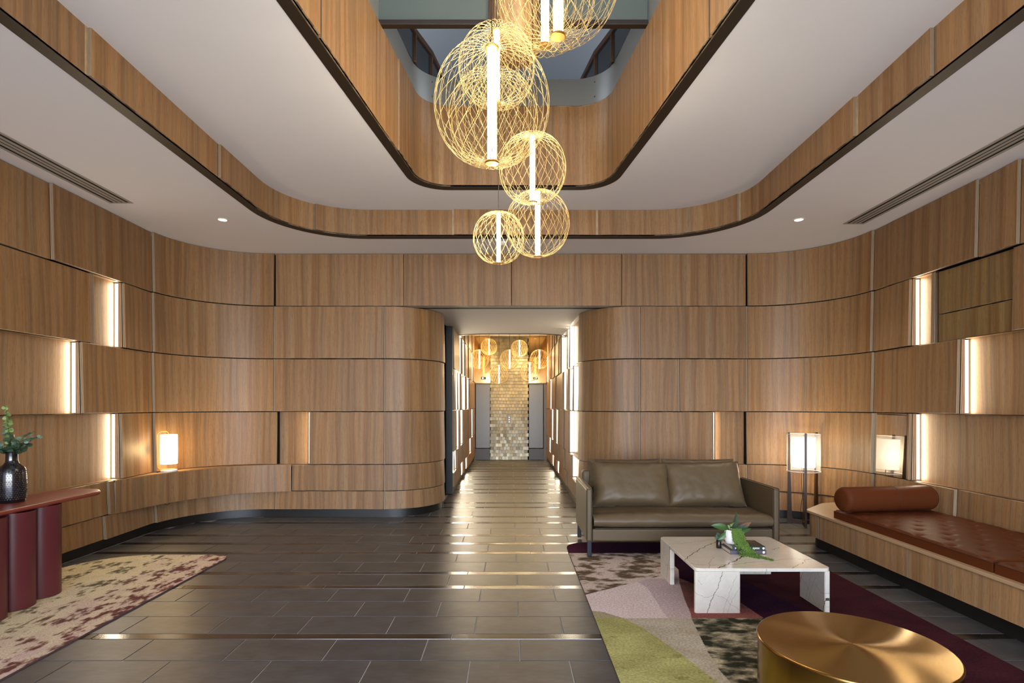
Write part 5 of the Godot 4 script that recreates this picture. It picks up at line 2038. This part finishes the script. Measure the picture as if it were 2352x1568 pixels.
func table_lamp() -> void:
	var o := thing("table_lamp", "small brass table lamp with a glowing white cylinder shade on the ledge", "lamp", P(-4.205, 0.728, 6.75), PI / 4)
	var b := MB.new()
	b.lathe([Vector2(0, 0), Vector2(0.088, 0.0), Vector2(0.091, 0.004), Vector2(0.091, 0.022), Vector2(0.087, 0.026), Vector2(0, 0.026)], 36)
	part("base", made([b, M.white]), o)
	var t := MB.new()
	var x0 := -0.122
	var pts := PackedVector3Array([Vector3(0.06, 0.032, 0)])
	for q in arc3(Vector3(x0 + 0.04, 0.072, 0), Vector3.DOWN, Vector3.LEFT, 0.04, 8):
		pts.append(q)
	for q in arc3(Vector3(x0 + 0.045, 0.452, 0), Vector3.LEFT, Vector3.UP, 0.045, 8):
		pts.append(q)
	for q in arc3(Vector3(-0.035, 0.462, 0), Vector3.UP, Vector3.RIGHT, 0.035, 8):
		pts.append(q)
	pts.append(Vector3(0, 0.43, 0))
	t.tube(pts, 0.0065, 10)
	part("brass_arm", made([t, M.gold]), o)
	var s := MB.new()
	s.lathe([Vector2(0, 0.095), Vector2(0.090, 0.095), Vector2(0.093, 0.098), Vector2(0.0955, 0.27), Vector2(0.093, 0.452), Vector2(0.090, 0.456), Vector2(0, 0.456)], 36, Vector3.ZERO, 0.6)
	part("shade", made([s, glow(Color(1.0, 0.95, 0.84), 2.0)]), o)
	omni(o, Vector3(0, 0.27, 0), Color(1.0, 0.84, 0.58), 0.45, 0.05)
	var cd := MB.new()
	cd.tube(PackedVector3Array([Vector3(-0.09, 0.005, 0.01), Vector3(-0.115, 0.004, 0.03), Vector3(-0.14, 0.004, 0.05)]), 0.003, 6)
	# the slack of the cord hangs in a loop below the ledge
	var inv := o.transform.affine_inverse()
	var lp := PackedVector3Array()
	for k in 13:
		var f := k / 12.0
		lp.append(inv * P(-4.215 + 0.06 * f, 0.368 - 0.038 * sin(PI * f), 6.66 + 0.05 * f))
	cd.tube(lp, 0.003, 6)
	part("cord", made([cd, M.cord]), o)


func console() -> void:
	var o := thing("console_table", "burgundy console table with fluted column base at the left edge", "console", P(-3.91, 0.012, 4.0))
	var poly := fillet([Vector2(-0.235, -1.3), Vector2(-0.235, 1.075), Vector2(0.235, 1.06), Vector2(0.235, -1.3)], [0.02, 0.17, 0.225, 0.02], 14, 1)
	var t := MB.new()
	t.prism(poly, 0.727, 0.763, 0.016)
	part("tabletop", made([t, M.wine_top]), o)
	var k := 0
	for z in [[0.11, 0.43], [0.135, 0.16], [0.16, -0.11], [0.175, -0.38], [0.18, -0.65], [0.175, -0.92]]:
		var c := MB.new()
		c.lathe([Vector2(0.131, 0.0), Vector2(0.136, 0.004), Vector2(0.136, 0.727)], 40, Vector3(z[0], 0, -z[1]))
		part("column", made([c, M.wine]), o)
		k += 1
	for z in [[-0.09, 0.30], [-0.09, 0.03], [-0.09, -0.24], [-0.09, -0.51], [-0.09, -0.78]]:
		var c := MB.new()
		c.lathe([Vector2(0.131, 0.0), Vector2(0.136, 0.004), Vector2(0.136, 0.727)], 32, Vector3(z[0], 0, -z[1]))
		part("column", made([c, M.wine]), o)


func vase() -> void:
	var at := P(-3.965, 0.775, 4.36)
	var o := thing("vase", "glossy black ceramic bottle vase with a dimpled body on the console", "vase", at)
	var b := MB.new()
	b.lathe([Vector2(0, 0), Vector2(0.080, 0), Vector2(0.086, 0.006), Vector2(0.092, 0.05), Vector2(0.094, 0.13), Vector2(0.091, 0.21), Vector2(0.086, 0.262), Vector2(0.078, 0.276), Vector2(0.052, 0.30), Vector2(0.041, 0.318), Vector2(0.039, 0.34), Vector2(0.039, 0.385), Vector2(0.042, 0.398), Vector2(0.039, 0.40), Vector2(0.036, 0.396), Vector2(0.035, 0.33)], 48, Vector3.ZERO, 0.5)
	var gz := mat(Color(0.055, 0.06, 0.085), 0.12, 0.0, 0.7)
	part("body", made([b, gz]), o)
	# rows of raised dashes round the body
	var dsh := MB.new()
	for r in 15:
		var y := 0.028 + r * 0.0155
		var rad := 0.0925 if y < 0.06 else (0.0945 if y < 0.18 else 0.0905)
		for k in 34:
			var g := TAU * (k + 0.5 * (r % 2)) / 34
			dsh.xf = Transform3D(Basis(Vector3.UP, -g), Vector3(cos(g), 0, sin(g)) * (rad - 0.001) + Vector3(0, y, 0))
			dsh.rbox(Vector3.ZERO, Vector3(0.005, 0.007, 0.010), 0.0022, 1)
	var q := part("raised_dashes", made([dsh, mat(Color(0.10, 0.085, 0.09), 0.18, 0.0, 0.7)]), o)
	q.set_meta("kind", "stuff")
	var e := thing("eucalyptus_bunch", "bunch of green eucalyptus sprigs standing in the black vase", "plant", at + Vector3(0, 0.33, 0))
	var small := [leaf_mesh(0.034, 0.034, 0.3, M.leaf_pale, true), leaf_mesh(0.036, 0.036, 0.3, M.leaf_blue, true), leaf_mesh(0.060, 0.056, 0.4, M.leaf_dark, true)]
	# [end, leaves, kind, bow]
	var sprigs := [[Vector3(-0.055, 0.44, 0.0), 30, 0, 0.02], [Vector3(-0.02, 0.36, 0.03), 22, 0, -0.02], [Vector3(0.25, 0.19, 0.02), 20, 1, 0.05], [Vector3(0.16, 0.23, -0.02), 14, 1, 0.03], [Vector3(-0.15, 0.2, 0.05), 14, 1, 0.03], [Vector3(-0.10, 0.30, -0.04), 14, 1, 0.0],
		[Vector3(0.10, 0.13, 0.06), 10, 2, 0.03], [Vector3(-0.10, 0.12, 0.07), 10, 2, 0.03], [Vector3(0.03, 0.22, 0.05), 10, 2, 0.0], [Vector3(0.10, 0.15, -0.06), 8, 2, 0.03], [Vector3(-0.05, 0.18, -0.06), 8, 2, 0.0]]
	for s in sprigs:
		var end: Vector3 = s[0]
		var cv := Curve3D.new()
		cv.add_point(Vector3(end.x * 0.05, -0.05, end.z * 0.05))
		cv.add_point(Vector3(end.x * 0.12, 0.06, end.z * 0.12), Vector3(0, -0.03, 0), Vector3(end.x * 0.1, 0.05, end.z * 0.1))
		cv.add_point(end, Vector3(-end.x * 0.4, s[3] - 0.04 * end.y, -end.z * 0.4))
		var ln := cv.get_baked_length()
		var st := MB.new()
		var pts := PackedVector3Array()
		for z in 15:
			pts.append(cv.sample_baked(ln * z / 14.0))
		st.tube(pts, 0.0022, 5, true, 0.001)
		part("stem", made([st, M.stem]), e)
		for z in s[1]:
			var t: float = 0.42 + 0.58 * (z + 0.5) / s[1]
			var p := cv.sample_baked(ln * t)
			var g: float = z * 2.4 + rng.randf() * 0.6
			var dir := Vector3(cos(g), rng.randf_range(-0.15, 0.5), sin(g))
			put_leaf(e, small[s[2]], p, dir, rng.randf() * 3.0, rng.randf_range(0.75, 1.1) * (1.0 if t < 0.85 else 0.72))


func ceiling_fittings() -> void:
	for x in [-1.0, 1.0]:
		var side := "left" if x < 0 else "right"
		var o := thing("downlight", "small round recessed downlight on the %s side of the soffit" % side, "downlight", P(3.256 * x, SOFFIT, 6.2), 0.0, "")
		var b := MB.new()
		b.lathe([Vector2(0.044, -0.001), Vector2(0.048, -0.006), Vector2(0.062, -0.004), Vector2(0.064, 0.0)], 32)
		part("trim_ring", made([b, M.white]), o)
		var l := MB.new()
		l.lathe([Vector2(0, -0.003), Vector2(0.045, -0.003)], 28)
		part("lens", made([l, glow(Color(1.0, 0.95, 0.85), 5.0)]), o)
		var s := SpotLight3D.new()
		s.name = "light"
		s.light_color = Color(1.0, 0.93, 0.82)
		s.light_energy = 2.0
		s.spot_range = 15.0
		s.spot_attenuation = 2.0
		s.spot_angle = 50.0
		s.light_size = 0.04
		s.shadow_enabled = true
		s.position = Vector3(0, -0.02, 0)
		s.rotation.x = -PI / 2
		o.add_child(s)
		# the linear air diffuser
		var xc := -4.035 if x < 0 else 3.96
		var far := 5.69 if x < 0 else 6.34
		var ln := far - 1.2
		var g := thing("air_grille", "long linear air grille with dark slots in the %s soffit" % side, "air grille", P(xc, SOFFIT, far - ln / 2))
		var w := 0.245
		var f := MB.new()
		for z in [-1.0, 1.0]:
			f.rbox(Vector3(z * (w / 2 - 0.014), -0.003, 0), Vector3(0.028, 0.006, ln), 0.002, 1)
			f.rbox(Vector3(0, -0.003, z * (ln / 2 - 0.01)), Vector3(w, 0.006, 0.02), 0.002, 1)
		part("frame", made([f, M.grille]), g)
		var bk := MB.new()
		bk.box(Vector3(0, -0.0008, 0), Vector3(w - 0.03, 0.0014, ln - 0.02))
		part("slot_backing", made([bk, M.backing]), g)
		for k in 3:
			var sl := MB.new()
			sl.rbox(Vector3((k - 1) * 0.0475, -0.003, 0), Vector3(0.030, 0.006, ln - 0.03), 0.002, 1)
			part("slat", made([sl, M.grille]), g)
	for k in 3:
		var o := thing("downlight", "tiny recessed downlight in the lift lobby ceiling, %s" % ["on the left", "in the middle", "on the right"][k], "downlight", P([-0.72, 0.24, 0.72][k], 3.5, 14.9))
		var b := MB.new()
		b.lathe([Vector2(0.044, -0.001), Vector2(0.048, -0.008), Vector2(0.062, -0.005), Vector2(0.064, 0.0)], 24)
		part("trim_ring", made([b, M.gold]), o)
		var l := MB.new()
		l.lathe([Vector2(0, -0.004), Vector2(0.045, -0.004)], 20)
		part("lens", made([l, glow(Color(1.0, 0.93, 0.8), 4.0)]), o)
		var s := SpotLight3D.new()
		s.name = "light"
		s.light_color = Color(1.0, 0.88, 0.66)
		s.light_energy = 5.0
		s.spot_range = 12.0
		s.spot_attenuation = 2.0
		s.spot_angle = 55.0
		s.light_size = 0.04
		s.shadow_enabled = true
		s.position = Vector3(0, -0.03, 0)
		s.rotation.x = -PI / 2
		o.add_child(s)
	var sd := thing("smoke_detector", "small white smoke detector on the soffit behind the lowest pendant", "smoke detector", P(-0.10, SOFFIT, 7.06))
	var b := MB.new()
	b.lathe([Vector2(0, -0.045), Vector2(0.030, -0.045), Vector2(0.038, -0.035), Vector2(0.05, -0.015), Vector2(0.052, 0.0)], 28)
	part("body", made([b, M.white]), sd)


func pendants() -> void:
	var f := 1260.0
	var g := "globe pendants hanging in the void"
	pendant(-0.091, 2.975, 2.607, 4.10, 0.381, "globe_pendant", "smallest and lowest gold wire globe pendant, nearest the corridor mouth", g, UPPER, 19, 0.0014, 0.45, 0.0)
	pendant(0.221, 3.294, 2.765, 4.50, 0.521, "globe_pendant", "gold wire globe pendant just right of the smallest one, overlapping it", g, UPPER, 21, 0.0014, 0.55, 0.3)
	pendant(0.155, 3.453, 2.989, 3.90, 0.477, "globe_pendant", "gold wire globe pendant in the middle of the cluster, under the large globe", g, UPPER, 21, 0.0014, 0.60, 0.7)
	pendant(-0.113, 3.685, 3.007, 3.30, 0.691, "globe_pendant", "largest fully visible gold wire globe pendant with a thick lit tube", g, UPPER, 24, 0.0014, 0.90, 0.2)
	pendant(-0.141, 4.214, 3.514, 4.45, 0.724, "globe_pendant", "gold wire globe pendant nested behind the largest globe", g, UPPER, 22, 0.0014, 0.60, 0.9)
	pendant(-0.097, 4.131, 3.636, 3.80, 0.528, "globe_pendant", "gold wire globe pendant behind the top of the largest globe", g, UPPER, 22, 0.0014, 0.50, 0.5)
	pendant(0.257, 4.944, 4.234, 4.10, 0.742, "globe_pendant", "topmost gold wire globe pendant with the thinner lit tube at the frame top", g, UPPER, 24, 0.0014, 0.80, 0.4)
	pendant(0.285, 4.476, 3.769, 3.30, 0.746, "globe_pendant", "topmost gold wire globe pendant with the thicker tube and large brass cap", g, UPPER, 24, 0.0014, 0.90, 0.1)
	var h := "globe pendants in the lift lobby"
	var nm := ["top left", "top right", "middle", "lower left of the middle", "lower right of the middle", "left, beside the left mirror", "right, beside the right mirror"]
	var ps := [[1123, 778, 815, 14.6], [1193, 781, 819, 14.6], [1170.5, 803, 847, 13.4], [1146, 838, 881, 13.4], [1216.5, 832, 875, 13.4], [1101, 803, 847, 14.3], [1239, 803, 847, 14.3]]
	for k in ps.size():
		var q: Array = ps[k]
		var d: float = q[3]
		pendant((q[0] - 1173.0) / f * d, EYE + (931.0 - q[1]) / f * d, EYE + (931.0 - q[2]) / f * d, d, (q[2] - q[1]) / f * d * 1.0, "globe_pendant", "small gold globe pendant in the lift lobby, %s" % nm[k], h, 3.5, 20, 0.0025, 0.45)


func furniture() -> void:
	ceiling_fittings()
	pendants()
	rug_things()
	sofa()
	marble_table()
	books()
	table_plant()
	drum_table()
	bench()
	bench_cushion(3.765, 5.61, "long buttoned brown leather bench cushion under the bolster")
	bench_cushion(1.9, 3.745, "second buttoned brown leather bench cushion, cut off by the right edge")
	bolster()
	floor_lamp()
	table_lamp()
	console()
	vase()
